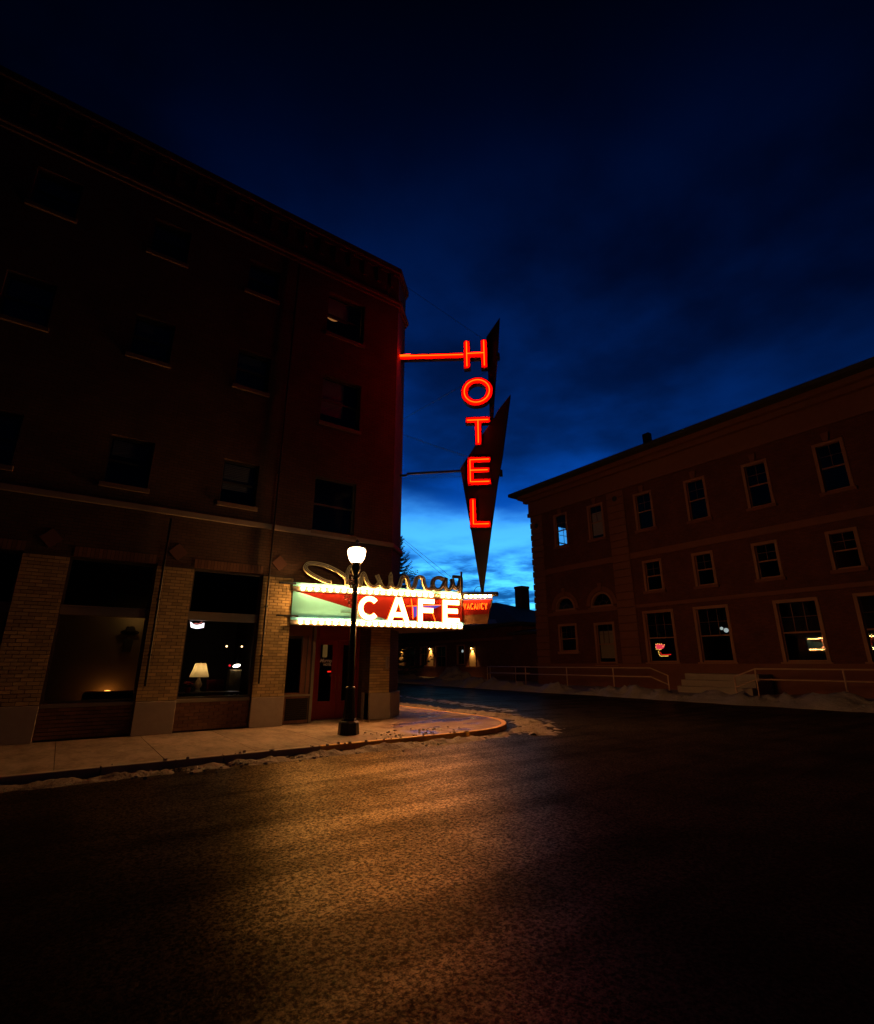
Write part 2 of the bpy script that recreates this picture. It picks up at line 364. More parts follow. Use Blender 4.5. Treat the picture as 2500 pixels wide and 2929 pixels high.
def sidewalk_mat():
    m = bpy.data.materials.new('sidewalk_concrete'); m.use_nodes = True; t = m.node_tree; L = t.links.new
    b = t.nodes['Principled BSDF']; g = N(t, 'ShaderNodeNewGeometry'); pos = g.outputs['Position']
    sp = N(t, 'ShaderNodeSeparateXYZ'); L(pos, sp.inputs[0])
    def nz(scale, detail, rough, sx=1, sy=1):
        mp = N(t, 'ShaderNodeMapping'); mp.inputs['Scale'].default_value = (sx, sy, 1); L(pos, mp.inputs[0])
        n = N(t, 'ShaderNodeTexNoise'); n.inputs['Scale'].default_value = scale; n.inputs['Detail'].default_value = detail; n.inputs['Roughness'].default_value = rough
        L(mp.outputs[0], n.inputs['Vector']); return n.outputs['Fac']
    wetn = nz(.8, 4, .55, .7, 1.7)
    # melt water lies on the corner, past the street lamp
    near = smooth(t, sp.outputs['X'], 6.6, 8.2)
    wet = mth(t, 'MULTIPLY', near, smooth(t, wetn, .36, .50))
    pud = mth(t, 'MULTIPLY', near, smooth(t, wetn, .53, .58))
    base = N(t, 'ShaderNodeMix', data_type='RGBA'); L(smooth(t, mth(t, 'ADD', mth(t, 'MULTIPLY', nz(1.1, 6, .7, 1.6, .7), .6), mth(t, 'MULTIPLY', nz(9, 6, .75), .4)), .30, .66), base.inputs[0]); base.inputs[6].default_value = (.10,.078,.06,1); base.inputs[7].default_value = (.36,.28,.22,1)
    oi = N(t, 'ShaderNodeObjectInfo'); hs = N(t, 'ShaderNodeHueSaturation'); L(base.outputs[2], hs.inputs['Color'])
    L(mth(t, 'ADD', .88, mth(t, 'MULTIPLY', oi.outputs['Random'], .24)), hs.inputs['Value'])
    m2 = N(t, 'ShaderNodeMix', data_type='RGBA'); L(mth(t, 'MULTIPLY', wet, .85), m2.inputs[0]); L(hs.outputs[0], m2.inputs[6]); m2.inputs[7].default_value = (.18,.105,.05,1)
    L(m2.outputs[2], b.inputs['Base Color'])
    r = mth(t, 'SUBTRACT', .85, mth(t, 'MULTIPLY', wet, .20)); r = mth(t, 'SUBTRACT', r, mth(t, 'MULTIPLY', pud, .52)); L(r, b.inputs['Roughness'])
    bp = N(t, 'ShaderNodeBump'); bp.inputs['Distance'].default_value = .006
    L(mth(t, 'SUBTRACT', .6, mth(t, 'MULTIPLY', pud, .58)), bp.inputs['Strength']); L(nz(70, 4, .6), bp.inputs['Height']); L(bp.outputs[0], b.inputs['Normal'])
    return m
M_walk = sidewalk_mat()
M_yellow = mat('worn_yellow_kerb_paint', (.66,.36,.05), .6, var=.35, vscale=7, bump=.3, bscale=60, bdist=.004)

road = MB().add([(-600,-600,-.13),(900,-600,-.13),(900,900,-.13),(-600,900,-.13)], [(0,1,2,3)]).build('road', M_asphalt)
tag(road, kind='structure')

WY = 15.17            # hotel street front
KY = 11.02            # kerb face on the hotel street
# sidewalk: base sheet, slabs proud of their joints, kerb stones along the edge
ARC = [(8.9 + 3.0*math.sin(R(a)), 14.02 - 3.0*math.cos(R(a))) for a in range(0, 91, 10)]
edge_in = [(8.9 + 2.84*math.sin(R(a)), 14.02 - 2.84*math.cos(R(a))) for a in range(0, 91, 10)]
side = MB().wprism([(-30,KY+.16)] + edge_in + [(11.74,60),(9.0,60),(9.0,19),(9.0,16.6),(-30,16.6)], -.13, -.014).build('sidewalk', mat('joint_dirt', (.07,.06,.05), .9))
tag(side, kind='structure')
def slab(pts): MB().wprism(pts, -.05, 0).build('slab', M_walk, side)
xs = [-30 + 1.66*i for i in range(40)]
off = 1.85 - xs[19]; xs = [x+off for x in xs if x+off < 8.8] + [8.9]
for a, b in zip(xs, xs[1:]):
    if b - a < .3: continue
    for y0, y1 in ((KY+.165, 13.06), (13.07, 15.2)):
        slab([(a+.006,y0),(b-.006,y0),(b-.006,y1),(a+.006,y1)])
for a, b in ((5.3, 7.0),(7.01, 8.2)): slab([(a,15.21),(b,15.21),(b,16.5),(a,16.5)])
# the rounded corner: wedge slabs round the arc centre, then the side street
for i in range(0, 9, 3):
    pts = [(8.9,14.02)] + [(8.9 + 2.83*math.sin(R(a)), 14.02 - 2.83*math.cos(R(a))) for a in (i*10+.3, i*10+10, i*10+20, i*10+29.7)]
    slab(pts)
slab([(8.91,14.03),(11.73,14.03),(11.73,15.1),(8.91,15.1)])
y = 15.12
while y < 58: slab([(9.0 if y > 16 else 8.91,y),(11.73,y),(11.73,y+1.65),(9.0 if y > 16 else 8.91,y+1.65)]); y += 1.66
# kerb stones
def kerb(x0, y0, x1, y1, nx, ny, m):
    w = .15
    MB().wprism([(x0,y0),(x1,y1),(x1+nx*w,y1+ny*w),(x0+nx*w,y0+ny*w)], -.14, .006).build('kerb_stone', m, side, bevel=.015)
x = -29.0
while x < 8.8:
    x1 = min(x+1.98, 8.9); kerb(x, KY, x1-.008, KY, 0, 1, M_yellow if x > 3.9 else M_concrete); x += 1.99
for i in range(9):
    a, b = ARC[i], ARC[i+1]; m = ((a[0]+b[0])/2-8.9, (a[1]+b[1])/2-14.02); l = math.hypot(*m)
    kerb(a[0], a[1], a[0]+(b[0]-a[0])*.992, a[1]+(b[1]-a[1])*.992, -m[0]/l, -m[1]/l, M_yellow)
y = 14.03
while y < 58: kerb(11.9, y, 11.9, y+1.98, -1, 0, M_yellow if y < 19 else M_concrete); y += 1.99

# ------------------------------------------------------------------ hotel
HF = Plane((0, WY), (1, 0))          # n = (0,-1): towards the street
XE = 8.86; CH = (9.76, WY+.90)       # chamfered corner
hotel = thing('hotel_building', 'four storey buff brick hotel with stone band on the street corner', 'building', (2, WY, 0))
PIL = [(1.64+2.815*k, 2.56+2.815*k) for k in range(-7, 2)]      # pilasters, the last two are 1.64-2.56 and 4.45-5.37
ZT = 4.23; ZSILL = .80; ZBAR0, ZBAR1 = 2.83, 3.04
holes = []
for (a0, a1), (b0, b1) in zip(PIL, PIL[1:]): holes.append((a1, b0, 0.0, ZT))
holes.append((PIL[-1][1], 8.14, 0.0, 2.86))
WIN = []        # upper windows: (u0,u1,z0,z1)
for c in range(-5, 2):
    u = 5.86 + 2.90*(c-1)
    wd = 1.50 if c == 1 else 1.05
    for z0, z1 in ((5.83, 7.72), (9.72, 11.58), (13.32, 15.1)): WIN.append((u, u+wd, z0 + (.42 if c < 1 else 0), z1 - (0 if c == 1 else .1)))
holes += WIN
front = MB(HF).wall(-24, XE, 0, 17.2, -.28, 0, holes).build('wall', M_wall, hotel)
cham = Plane((XE, WY), (1, 1))
cl = math.hypot(CH[0]-XE, CH[1]-WY)
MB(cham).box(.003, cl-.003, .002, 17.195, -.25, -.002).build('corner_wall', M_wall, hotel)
SF = Plane(CH, (0, 1))
sholes = [(1.6+3.0*k, 2.9+3.0*k, z0, z0+1.9) for k in range(9) for z0 in (5.9, 9.7, 13.3)] + [(4.3+3.2*k, 6.9+3.2*k, .8, 4.2) for k in range(7)]
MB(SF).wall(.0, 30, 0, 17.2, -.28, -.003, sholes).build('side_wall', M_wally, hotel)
MB().wbox(-24, 9.3, 46.0, 46.3, 0, 17.2).build('rear_wall', M_wall, hotel)
MB().wbox(-24.3, -24.0, WY, 46.3, 0, 17.2).build('end_wall', M_wally, hotel)
MB().wprism([(-24,WY+.3),(8.7,WY+.3),(9.45,16.2),(9.45,46),(-24,46)], 16.5, 16.7).build('roof', M_shingle, hotel)
for zf in (4.6, 8.8, 12.6): MB().wprism([(-23.9,WY+.3),(8.7,WY+.3),(9.45,16.2),(9.45,45.9),(-23.9,45.9)], zf, zf+.2).build('floor_slab', M_dark, hotel)
for k in range(8):          # party walls between rooms, behind the piers
    u = 4.9-2.9*k
    for z0, z1 in ((4.82, 8.78), (9.02, 12.58), (12.82, 16.48)): MB().wbox(u, u+.12, WY+.32, 20, z0, z1).build('room_partition', M_dark, hotel)
for z0, z1 in ((4.82, 8.78), (9.02, 12.58), (12.82, 16.48)): MB().wbox(-23, 9.4, 20.02, 20.1, z0, z1).build('room_partition', M_dark, hotel)
# string course, sills, cornice
def course(z0, z1, p, name, m, top=False):
    o = [(-24.0,WY-p),(XE+.41*p,WY-p),(CH[0]+p,CH[1]-.41*p),(CH[0]+p,46),(CH[0]-.02,46),(CH[0]-.02,CH[1]),(XE,WY+.02),(-24,WY+.02)]
    return MB().wprism(o, z0, z1).build(name, m, hotel, bevel=.012)
course(5.63, 5.79, .07, 'string_course', M_band)
course(15.72, 15.84, .07, 'cornice_moulding', M_cornice); course(15.845, 15.99, .14, 'cornice_moulding', M_cornice)
course(17.2, 17.36, .05, 'parapet_coping', M_cornice); course(17.365, 17.62, .12, 'parapet_coping', M_cornice)
u = -23.8
while u < XE-.1:      # corbels under the cornice
    MB(HF).box(u, u+.16, 16.55, 17.19, .001, .07).build('corbel', M_wall, hotel); u += .62
# upper windows
random.seed(3)
for i, (u0, u1, z0, z1) in enumerate(WIN):
    if u1 < -9: continue
    w = MB(HF)
    fw = .06
    for a in ((u0,u0+fw,z0,z1),(u1-fw,u1,z0,z1),(u0+fw,u1-fw,z0,z0+fw),(u0+fw,u1-fw,z1-fw,z1)): w.box(*a, -.22, -.15)
    wo = w.build('window', M_frame, hotel)
    zm = (z0+z1)/2
    s = MB(HF).box(u0+fw, u1-fw, zm-.03, zm+.03, -.205, -.16)
    s.build('meeting_rail', M_frame, wo)
    MB(HF).box(u0+fw, u1-fw, z0+fw, zm-.03, -.195, -.187).build('pane', M_glass, wo)
    MB(HF).box(u0+fw, u1-fw, zm+.03, z1-fw, -.195, -.187).build('pane', M_glass, wo)
    MB(HF).box(u0-.06, u1+.06, z0-.13, z0, -.2, .075).build('sill', mat('brick_sill', (.17,.115,.085), .85, var=.3, vscale=5), wo, bevel=.01)
    MB(HF).box(u0+.02, u1-.02, z1+.002, z1+.05, -.2, -.02).build('lintel', M_band, wo)
    if (u0 > 5 and z0 < 8) : pass
    else:
        bl = [.35,.75,.5,.62,.9,.42][i % 6]
        b = MB(HF); zz = z1-.05
        while zz > z1-(z1-z0)*bl:
            b.box(u0+.1, u1-.1-(.45 if u0 > 5 else 0), zz-.05, zz-.008, -.30, -.285); zz -= .055
        b.build('blind', mat('cloth_blind', (.42,.34,.26), .9), wo)
# lit ceiling bowl seen through the topmost corner window
lp = Plane((0, WY+1.0), (1, 0)); cu, cz = lp.px(957, 902)
bl = thing('ceiling_lamp', 'dim amber bowl lamp glowing behind the top corner window of the hotel', 'lamp', lp.P(cu, cz))
prof = [(.012,-.16),(.14,-.15),(.25,-.10),(.33,-.02),(.36,.06)]
MB().lathe(lp.P(cu, cz), prof, 20).build('bowl', emitter('dim_amber_bowl', (1,.36,.09), .38), bl, smooth=True)
MB().tube([lp.P(cu,cz+.06), lp.P(cu,16.4)], .012).build('rod', M_black, bl)

# ---- ground floor pilasters with their bricks
CH_, CW_ = .085, .243
unit = MB().wbox(-.5,.5,-.5,.5,-.5,.5).mesh('brick', M_brick)
shared = {}
def brick_mesh(w, m):
    k = (round(w,3), m.name)
    if k not in shared:
        shared[k] = MB().wbox(-w/2, w/2, -.03, .03, -(CH_-.012)/2, (CH_-.012)/2).mesh('brick', m)
    return shared[k]
count = 0; rest = MB()
def courses(u0, u1, z0, z1, yf, parent, m, single=True):
    """running bond between u0..u1, faces at yf"""
    global count
    k = 0; z = z0
    while z + CH_ <= z1 + .02:
        u = u0 - (CW_/2 if k % 2 else 0)
        while u < u1 - .03:
            a = max(u, u0)+.005; b = min(u+CW_, u1)-.005
            if b - a > .04:
                yy = yf + random.uniform(0, .006) + .026
                if single and count < 296:
                    o = bpy.data.objects.new('brick', brick_mesh(b-a, m)); COL.objects.link(o)
                    o.location = ((a+b)/2, yy, z+CH_/2); o.rotation_euler = (random.uniform(-.02,.02), random.uniform(-.008,.008), 0); o.parent = parent; count += 1
                else:
                    rest.wbox(a, b, yy-.03, yy+.03, z+.006, z+CH_-.006)
            u += CW_
        z += CH_; k += 1
pils = []
for i, (a, b) in enumerate(PIL):
    if b < -6.5: continue
    p = MB(HF).box(a+.012, b-.012, .785, ZT+.03, -.27, .018).build('pilaster', M_mortar, hotel)
    MB(HF).box(a, b, 0, .78, -.26, .075).build('pilaster_base', M_stone, p, bevel=.01)
    pils.append((a, b, p))
# corner pilaster
pc = MB(HF).box(8.152, XE-.012, .785, 3.2, -.27, .018).build('pilaster', M_mortar, hotel)
cb = MB().wprism([(8.14,WY-.075),(XE+.03,WY-.075),(CH[0]+.053,CH[1]-.053-.02),(CH[0]-.2,CH[1]+.2),(8.14,WY+.5)], 0, .785).build('pilaster_base', M_stone, pc, bevel=.01)
random.seed(11)
for a, b, p in sorted(pils, key=lambda q: -q[0])[:2]: courses(a, b, .79, ZT+.02, WY-.05, p, M_brick)
courses(8.14, XE, .79, 2.9, WY-.05, pc, M_brick)
for a, b, p in sorted(pils, key=lambda q: -q[0])[2:]: courses(a, b, .79, ZT+.02, WY-.05, p, M_brick, False)
# diamond stone inlays above the pilasters
for a, b, p in pils:
    c = (a+b)/2
    MB(HF).prism([(c,4.38),(c+.24,4.62),(c,4.86),(c-.24,4.62)], -.01, .02).build('stone_inlay', mat('red_inlay', (.16,.075,.055), .85, var=.2), p)
rb = rest; rest = MB()
rb.build('brick_field', M_brick, hotel, kind='stuff')
# corner return bricks (chamfer)
# ---- shop windows
def shopfront(a, b, sub):
    wf = MB(HF); d0, d1 = -.24, -.14; fw = .055
    for q in ((a,a+fw,ZSILL,ZT),(b-fw,b,ZSILL,ZT),(a+fw,b-fw,ZT-fw,ZT),(a+fw,b-fw,ZSILL,ZSILL+fw)): wf.box(*q, d0, d1)
    w = wf.build('shop_window', M_frame, hotel)
    MB(HF).box(a+.002, b-.002, ZBAR0, ZBAR1-.02, d0-.02, d1+.03).build('transom_bar', M_framepale, w, bevel=.008)
    MB(HF).box(a+.002, b-.002, ZBAR1-.018, ZBAR1+.02, d0-.02, d1+.05).build('transom_ledge', M_framepale, w, bevel=.006)
    MB(HF).box(a+fw, b-fw, ZSILL+fw, ZBAR0, -.20, -.192).build('pane', M_glass, w)
    MB(HF).box(a+fw, b-fw, ZBAR1+.02, ZT-fw, -.20, -.192).build('pane', glass_mat('dark_transom_glass', .08, (.18,.19,.2)), w)
    MB(HF).box(a+.002, b-.002, ZSILL-.09, ZSILL, -.26, -.07).build('sill', M_framepale, w, bevel=.008)
    bk = MB(HF).box(a+.004, b-.004, 0, ZSILL-.092, -.27, -.142).build('bulkhead', M_mortar, hotel)
    courses(a+.005, b-.005, .03, ZSILL-.1, WY+.085, bk, M_bulkbrick, False)
    return w
for k, (q0, q1) in enumerate(zip(pils, pils[1:])): shopfront(q0[1], q1[0], k)
rb = rest; rest = MB(); rb.build('bulkhead_bricks', M_bulkbrick, hotel, kind='stuff')
# soldier course over the shop windows
u = -6.4; sold = MB(HF)
while u < 5.2:
    if not any(a-.02 < u+.04 < b+.02 for a, b in PIL): sold.box(u+.006, u+.08, ZT+.012, ZT+.25, -.01, .012)
    u += .086
sold.build('soldier_course', M_bulkbrick, hotel, kind='stuff')
# downspouts beside the pilasters, full height
for a, b, p in pils[-2:]:
    u = a+.15
    up = [HF.P(u,5.95,.12), HF.P(u,8,.12), HF.P(u,15.6,.12)] if a > 4 else []
    ds = MB(HF).tube([HF.P(u,z,.09) for z in (1.15,1.25,4.0,5.5)] + up, .028, 8).build('downspout', M_black, hotel, smooth=True)
    for z in ((1.9, 3.3, 7.5, 10.5, 13.5) if a > 4 else (1.9, 3.3)): MB(HF).box(u-.045, u+.045, z-.02, z+.02, .02, .11 if z < 5 else .15).build('strap', M_black, ds)
# ---- rooms behind the shop windows
def room(a, b, wallm, back=19.4):
    r = MB()
    r.wbox(a, b, back, back+.08, .0, 4.55); r.wbox(a-.08, a, WY+.29, back, 0, 4.55); r.wbox(b, b+.08, WY+.29, back, 0, 4.55)
    r.wbox(a-.08, b+.08, WY+.29, back+.08, 4.4, 4.5); r.wbox(a-.08, b+.08, WY+.29, back+.08, -.02, .02)
    return r.build('room_shell', wallm, hotel)
room(2.1, 4.96, M_roomdark); room(-3.0, 1.98, M_room, 17.4)
# ---- the recessed entrance
ent = MB()
ent.wbox(5.37, 8.14, WY+.02, 16.6, 2.9, 3.0)                    # soffit
ent.wbox(5.37, 8.14, 16.02, 16.2, 2.45, 2.9)
ent.build('entrance_soffit', mat('soffit_board', (.12,.085,.06), .8, var=.2), hotel)
DW = Plane((0, 15.98), (1, 0)); EW = Plane((0, 15.34), (1, 0))
# side light: low brick stall riser with a black grille, narrow window over it
u0, _ = EW.px(812, 1990); u1, _ = EW.px(884, 1990); u0 = 5.39
st = MB(EW).box(u0, u1-.01, 0, .76, -.62, -.012).build('stall_riser', M_mortar, hotel)
g0, gz1 = EW.px(818, 1997); g1, gz0 = EW.px(876, 2058)
k = 0; z = .02
while z < .74:
    u = u0 - (CW_/2 if k % 2 else 0)
    while u < u1:
        a = max(u,u0)+.005; b = min(u+CW_,u1)-.005
        for aa, bb in ((a, min(b,g0-.01)), (max(a,g1+.01), b)) if gz0 < z+.04 < gz1 else ((a,b),):
            if bb-aa > .03: rest.wbox(aa, bb, 15.34-.012, 15.40, z+.005, z+CH_-.006)
        u += CW_
    z += CH_; k += 1
gr = MB(EW).box(g0, g1, gz0, gz1, -.011, .004).build('grille', M_black, st)
zz = gz0+.04
while zz < gz1-.03: MB(EW).box(g0+.03, g1-.03, zz, zz+.022, .0045, .02).build('louvre', M_black, gr); zz += .055
rest.build('riser_bricks', M_bulkbrick, hotel, kind='stuff'); rest = MB()
MB(EW).box(u0, u1+.02, .762, .81, -.62, .03).build('riser_cap', M_framepale, hotel)
wl, wt = EW.px(815, 1832); wr, wb = EW.px(856, 1985)
sw = MB(EW)
for q in ((u0,u0+.05,.812,2.88),(wr,wr+.28,.812,2.88),(u0+.05,wr,2.5,2.88),(u0+.05,wr,.812,.86)): sw.box(*q, -.12, 0)
sw = sw.build('side_window', mat('brown_trim', (.17,.075,.045), .6, var=.2), hotel)
MB(EW).box(u0+.05, wr, .86, 2.5, -.07, -.062).build('pane', M_glass, sw)
MB(EW).box(wr+.15, wr+.17, .86, 2.5, -.002, .02).build('trim_bead', M_frame, sw)
pcx, _ = EW.px(899, 1900, 0); 
MB().wbox(pcx-.06, pcx+.05, 15.42, 15.55, 0, 2.9).build('post', M_framepale, hotel, bevel=.01)
MB().wbox(wr+.30, pcx-.065, 15.36, 15.40, .0, 2.9).build('jamb', mat('dark_jamb', (.05,.03,.025), .6), hotel)
# doors
def dpx(x, y): return DW.px(x, y)
dl, _ = dpx(903, 1950); dm, _ = dpx(962, 1950); dr = dm + (dm-dl); pr, _ = dpx(1052, 1950)
DZ = 2.42
def door(a, b, hand):
    leaf = MB(DW); st = .095
    wide = .19
    ga, gb = (a+st, b-wide) if hand > 0 else (a+wide, b-st)
    for q in ((a,ga,.02,DZ),(gb,b,.02,DZ),(ga,gb,.02,.54),(ga,gb,DZ-.14,DZ)): leaf.box(*q, -.03, .02)
    d = leaf.build('door', M_red, hotel, bevel=.006)
    MB(DW).box(ga, gb, .54, DZ-.14, -.008, .0).build('glass', M_glass, d)
    hx = b-.06 if hand > 0 else a+.06
    pts = catmull([DW.P(hx,z,dd) for z,dd in ((.86,.02),(.9,.075),(1.0,.09),(1.08,.07),(1.16,.09),(1.26,.075),(1.3,.02))], 3)
    MB().tube(pts, .012, 6).build('handle', mat('old_brass', (.35,.22,.10), .4, metal=.9), d, smooth=True)
    MB(DW).box(a+.05, b-.05, .1, .46, .0205, .028).build('kick_panel', M_red, d, bevel=.006)
    return d, ga, gb
d1, ga, gb = door(dl, dm-.004, 1); d2, _, _ = door(dm+.004, dr, -1)
fr = MB(DW)
fr.box(dl-.12, dl-.004, 0, 2.88, -.06, .04); fr.box(dr+.004, pr+.25, .0, 2.88, -.06, .035); fr.box(dl-.003, dr+.003, DZ+.004, 2.88, -.06, .04)
fr.build('door_frame', M_red, hotel, bevel=.008)
MB().wbox(pr+.22, 8.15, WY+.28, 16.1, 0, 2.9).build('entrance_return', M_wally, hotel)
# lettering on the glass of the left door
def text_mesh(name, body, size, plane, u, z, d, m, parent, shear=0, sx=1):
    cu = bpy.data.curves.new(name, 'FONT'); cu.body = body; cu.size = size; cu.shear = shear; cu.extrude = .0012; cu.offset = size*.034; cu.resolution_u = 3
    o = bpy.data.objects.new(name, cu); COL.objects.link(o)
    dg = bpy.context.evaluated_depsgraph_get(); me = bpy.data.meshes.new_from_object(o.evaluated_get(dg)); bpy.data.objects.remove(o)
    for v in me.vertices: x, y, zz = v.co; v.co = plane.P(u + x*sx, z + y, d + zz)
    me.materials.clear(); me.materials.append(m)
    ob = bpy.data.objects.new(name, me); COL.objects.link(ob); adopt(ob, parent); return ob
M_white = mat('white_vinyl', (.93,.92,.9), .6)
tu, tz = dpx(914, 1894); text_mesh('lettering', 'Murray', .15, DW, tu, tz, .003, M_white, d1, .35, .98)
tu, tz = dpx(925, 1903); text_mesh('lettering', 'HOTEL', .095, DW, tu, tz-.012, .003, M_white, d1, .05, .9)
# lobby behind the doors
lob = MB(); lob.wbox(5.0, 8.4, 18.2, 18.3, 0, 4.5); lob.wbox(5.0, 8.4, 16.25, 18.3, 2.95, 3.02); lob.wbox(5.0, 8.4, 16.1, 18.3, -.03, .01); lob.wbox(8.3, 8.4, 16.3, 18.3, 0, 3)
lob.build('lobby_shell', M_roomdark, hotel)
# small things at the entrance
ou, oz = DW.px(942, 1921, -.1); os_ = thing('open_sign', 'tiny red lit sign behind the glass of the left red door', 'sign', DW.P(ou, oz, -.1))
MB(DW).box(ou-.075, ou+.075, oz-.035, oz+.035, -.13, -.105).build('housing', M_black, os_)
MB(DW).box(ou-.065, ou+.065, oz-.02, oz+.02, -.1045, -.098).build('lit_face', emitter('open_red', (1,.02,.01), 1.3), os_)
cu_, cz_ = DW.px(944, 1931, -.1)
tag(MB(DW).box(cu_-.05, cu_+.04, cz_-.045, cz_+.035, -.03, -.02).build('notice_card', mat('card', (.45,.36,.25), .8)), 'small pale card stuck low beside the red lit sign on the door', 'card')
for i, (x, y, w, h, e) in enumerate(((931,1862,.085,.22,.09),)):  # glowing slab added in place of an amber reflection in the door glass
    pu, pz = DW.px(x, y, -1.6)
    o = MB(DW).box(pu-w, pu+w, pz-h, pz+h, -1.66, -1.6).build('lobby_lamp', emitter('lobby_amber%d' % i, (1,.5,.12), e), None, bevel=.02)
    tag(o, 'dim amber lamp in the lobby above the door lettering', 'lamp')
pl = Plane((0, 15.55), (1, 0)); bu0, bz1 = pl.px(1042, 1978); bu1, _ = pl.px(1052, 1978)
ash = thing('ash_bin', 'slim black upright bin against the inside of the corner pilaster', 'bin', pl.P((bu0+bu1)/2, 0))
MB().lathe(pl.P((bu0+bu1)/2, 0), [(.075,.0),(.08,.02),(.07,.04),(.062,.74),(.07,.76)], 14).build('body', M_black, ash)
MB().lathe(pl.P((bu0+bu1)/2, 0), [(.072,.762),(.07,.8),(.03,.84),(.005,.85)], 14).build('lid', M_black, ash)
# plaque on the corner pilaster
q0, qz1 = HF.px(1101, 1878); q1, qz0 = HF.px(1133, 1913); 
q1 = min(q1, XE-.05)
plq = thing('wall_plaque', 'grey square metal plaque on the brick corner pilaster', 'plaque', HF.P((q0+q1)/2, qz0, .09))
MB(HF).box(q0, q1, qz0, qz1, .052, .085).build('plate', mat('grey_plaque', (.42,.40,.37), .45, metal=.5, var=.2, vscale=20), plq, bevel=.008)
MB(HF).box(q0+.04, q1-.04, qz0+.05, qz1-.05, .0855, .09).build('cast_panel', mat('grey_cast', (.36,.34,.31), .6, metal=.4, bump=.9, bscale=70, bdist=.006), plq)
for du in (.03, -.03): MB(HF).box((q0 if du > 0 else q1)+du-.008, (q0 if du > 0 else q1)+du+.008, qz1-.035, qz1-.02, .086, .094).build('screw', M_frame, plq)

# ------------------------------------------------------------------ marquee
MQ0 = Vector((5.36, WY-.06)); MQ1 = Vector((10.93, 13.83)); MA = Plane(MQ0, (MQ1-MQ0)); ML = (MQ1-MQ0).length
c0 = Vector((9.31, 15.62))
def mirror(p): return Vector((c0.x-(p[1]-c0.y), c0.y-(p[0]-c0.x)))
MB0 = mirror(MQ0); MB1 = mirror(MQ1); MBp = Plane(MB0, (MB1-MB0), flip=True)
marq = thing('marquee', 'wedge shaped cafe marquee with bulb rows, mint and red faces at the hotel corner', 'marquee', (8.6, 15.0, 2.82))
pa = lambda x, y, d=0: MA.px(x, y, d)
def outline(off):        # plan of the wedge, pushed out by off
    a = MA.P(0,0,off); b = MA.P(ML+.1,0,off); c = MBp.P(ML+.1,0,off); d = MBp.P(0,0,off)
    return [(a.x,a.y),(b.x,b.y),(c.x,c.y),(d.x,d.y)]
def ring(z0, z1, off, inn, name, m, bev=.006):      # two straight boxes, one for each street
    for pl_ in (MA, MBp): MB(pl_).box(.0 if pl_ is MA else .0, ML, z0, z1, inn, off).build(name, m, marq, bevel=bev)
roof_pts = [(MQ0.x, WY-.02)] + [tuple(p) for p in (MA.P(ML,0,-.03).xy, MBp.P(ML,0,-.03).xy)] + [(CH[0]+.02, MB0.y),(CH[0]+.02,CH[1]),(XE,WY-.02)]
MB().wprism(roof_pts, 4.0, 4.03).build('top_deck', M_signmetal, marq)
MB().wprism(roof_pts, 2.80, 2.815).build('soffit', mat('marquee_soffit', (.14,.07,.045), .7, var=.2), marq)
for pl_, nm in ((MA, 'face_panel'), (MBp, 'rear_face_panel')):
    MB(pl_).box(.02, ML-.0, 3.02, 3.84, -.06, 0).build(nm, M_signred, marq)
# mint wedge on the street face, its edge falling to the right
p1 = pa(840, 1692, .004)
MB(MA).prism([(.02,3.045),(.02,3.80),(p1[0]+.02,3.815),(pa(1010,1742,.004)[0],pa(1010,1742,.004)[1]),(pa(1108,1771,.004)[0],3.045)], .002, .007).build('mint_wedge', M_mint, marq)
MB(MBp).prism([(.02,3.045),(.02,3.80),(.2,3.815),(2.9,3.045)], .002, .007).build('mint_wedge', M_mint, marq)
ring(3.97, 4.075, .06, -.02, 'top_fascia', M_mint); ring(2.955, 3.035, .06, -.02, 'bottom_fascia', M_blue)
ring(3.845, 3.957, .035, -.02, 'bulb_backing', M_bback); ring(2.832, 2.945, .035, -.02, 'bulb_backing', M_bback)
ring(3.815, 3.833, .045, -.02, 'bulb_lip', M_bback, .003); ring(2.80, 2.816, .10, -.02, 'bulb_lip', M_bback, .003)
# wall brackets poking out at the left
for z in (4.02, 3.055): MB(HF).box(MQ0.x-.42, MQ0.x+.22, z-.02, z+.03, .058, .14).build('bracket', M_black, marq)
bulbmesh = MB().sphere((0,0,0), .058, 8, 5).mesh('bulb', E_bulb, True)
deadmesh = MB().sphere((0,0,0), .052, 8, 5).mesh('bulb', M_deadtube, True)
def bulb(p, m=None):
    o = bpy.data.objects.new('bulb', m or bulbmesh); COL.objects.link(o); o.location = p; adopt(o, marq)
nb = 26
for pl_ in (MA, MBp):
    for k in range(nb):
        u = .30 + (ML-.42)*k/(nb-1)
        bulb(pl_.P(u, 3.895, .092), deadmesh if (pl_ is MA and k == 21) else None)
        bulb(pl_.P(u, 2.89, .092))
# vacancy fin at the prow, in the plane of the diagonal sign
DG = Plane((9.35, 15.50), (1, -1)); FT = .16
pd = lambda x, y, d=0: DG.px(x, y, d)
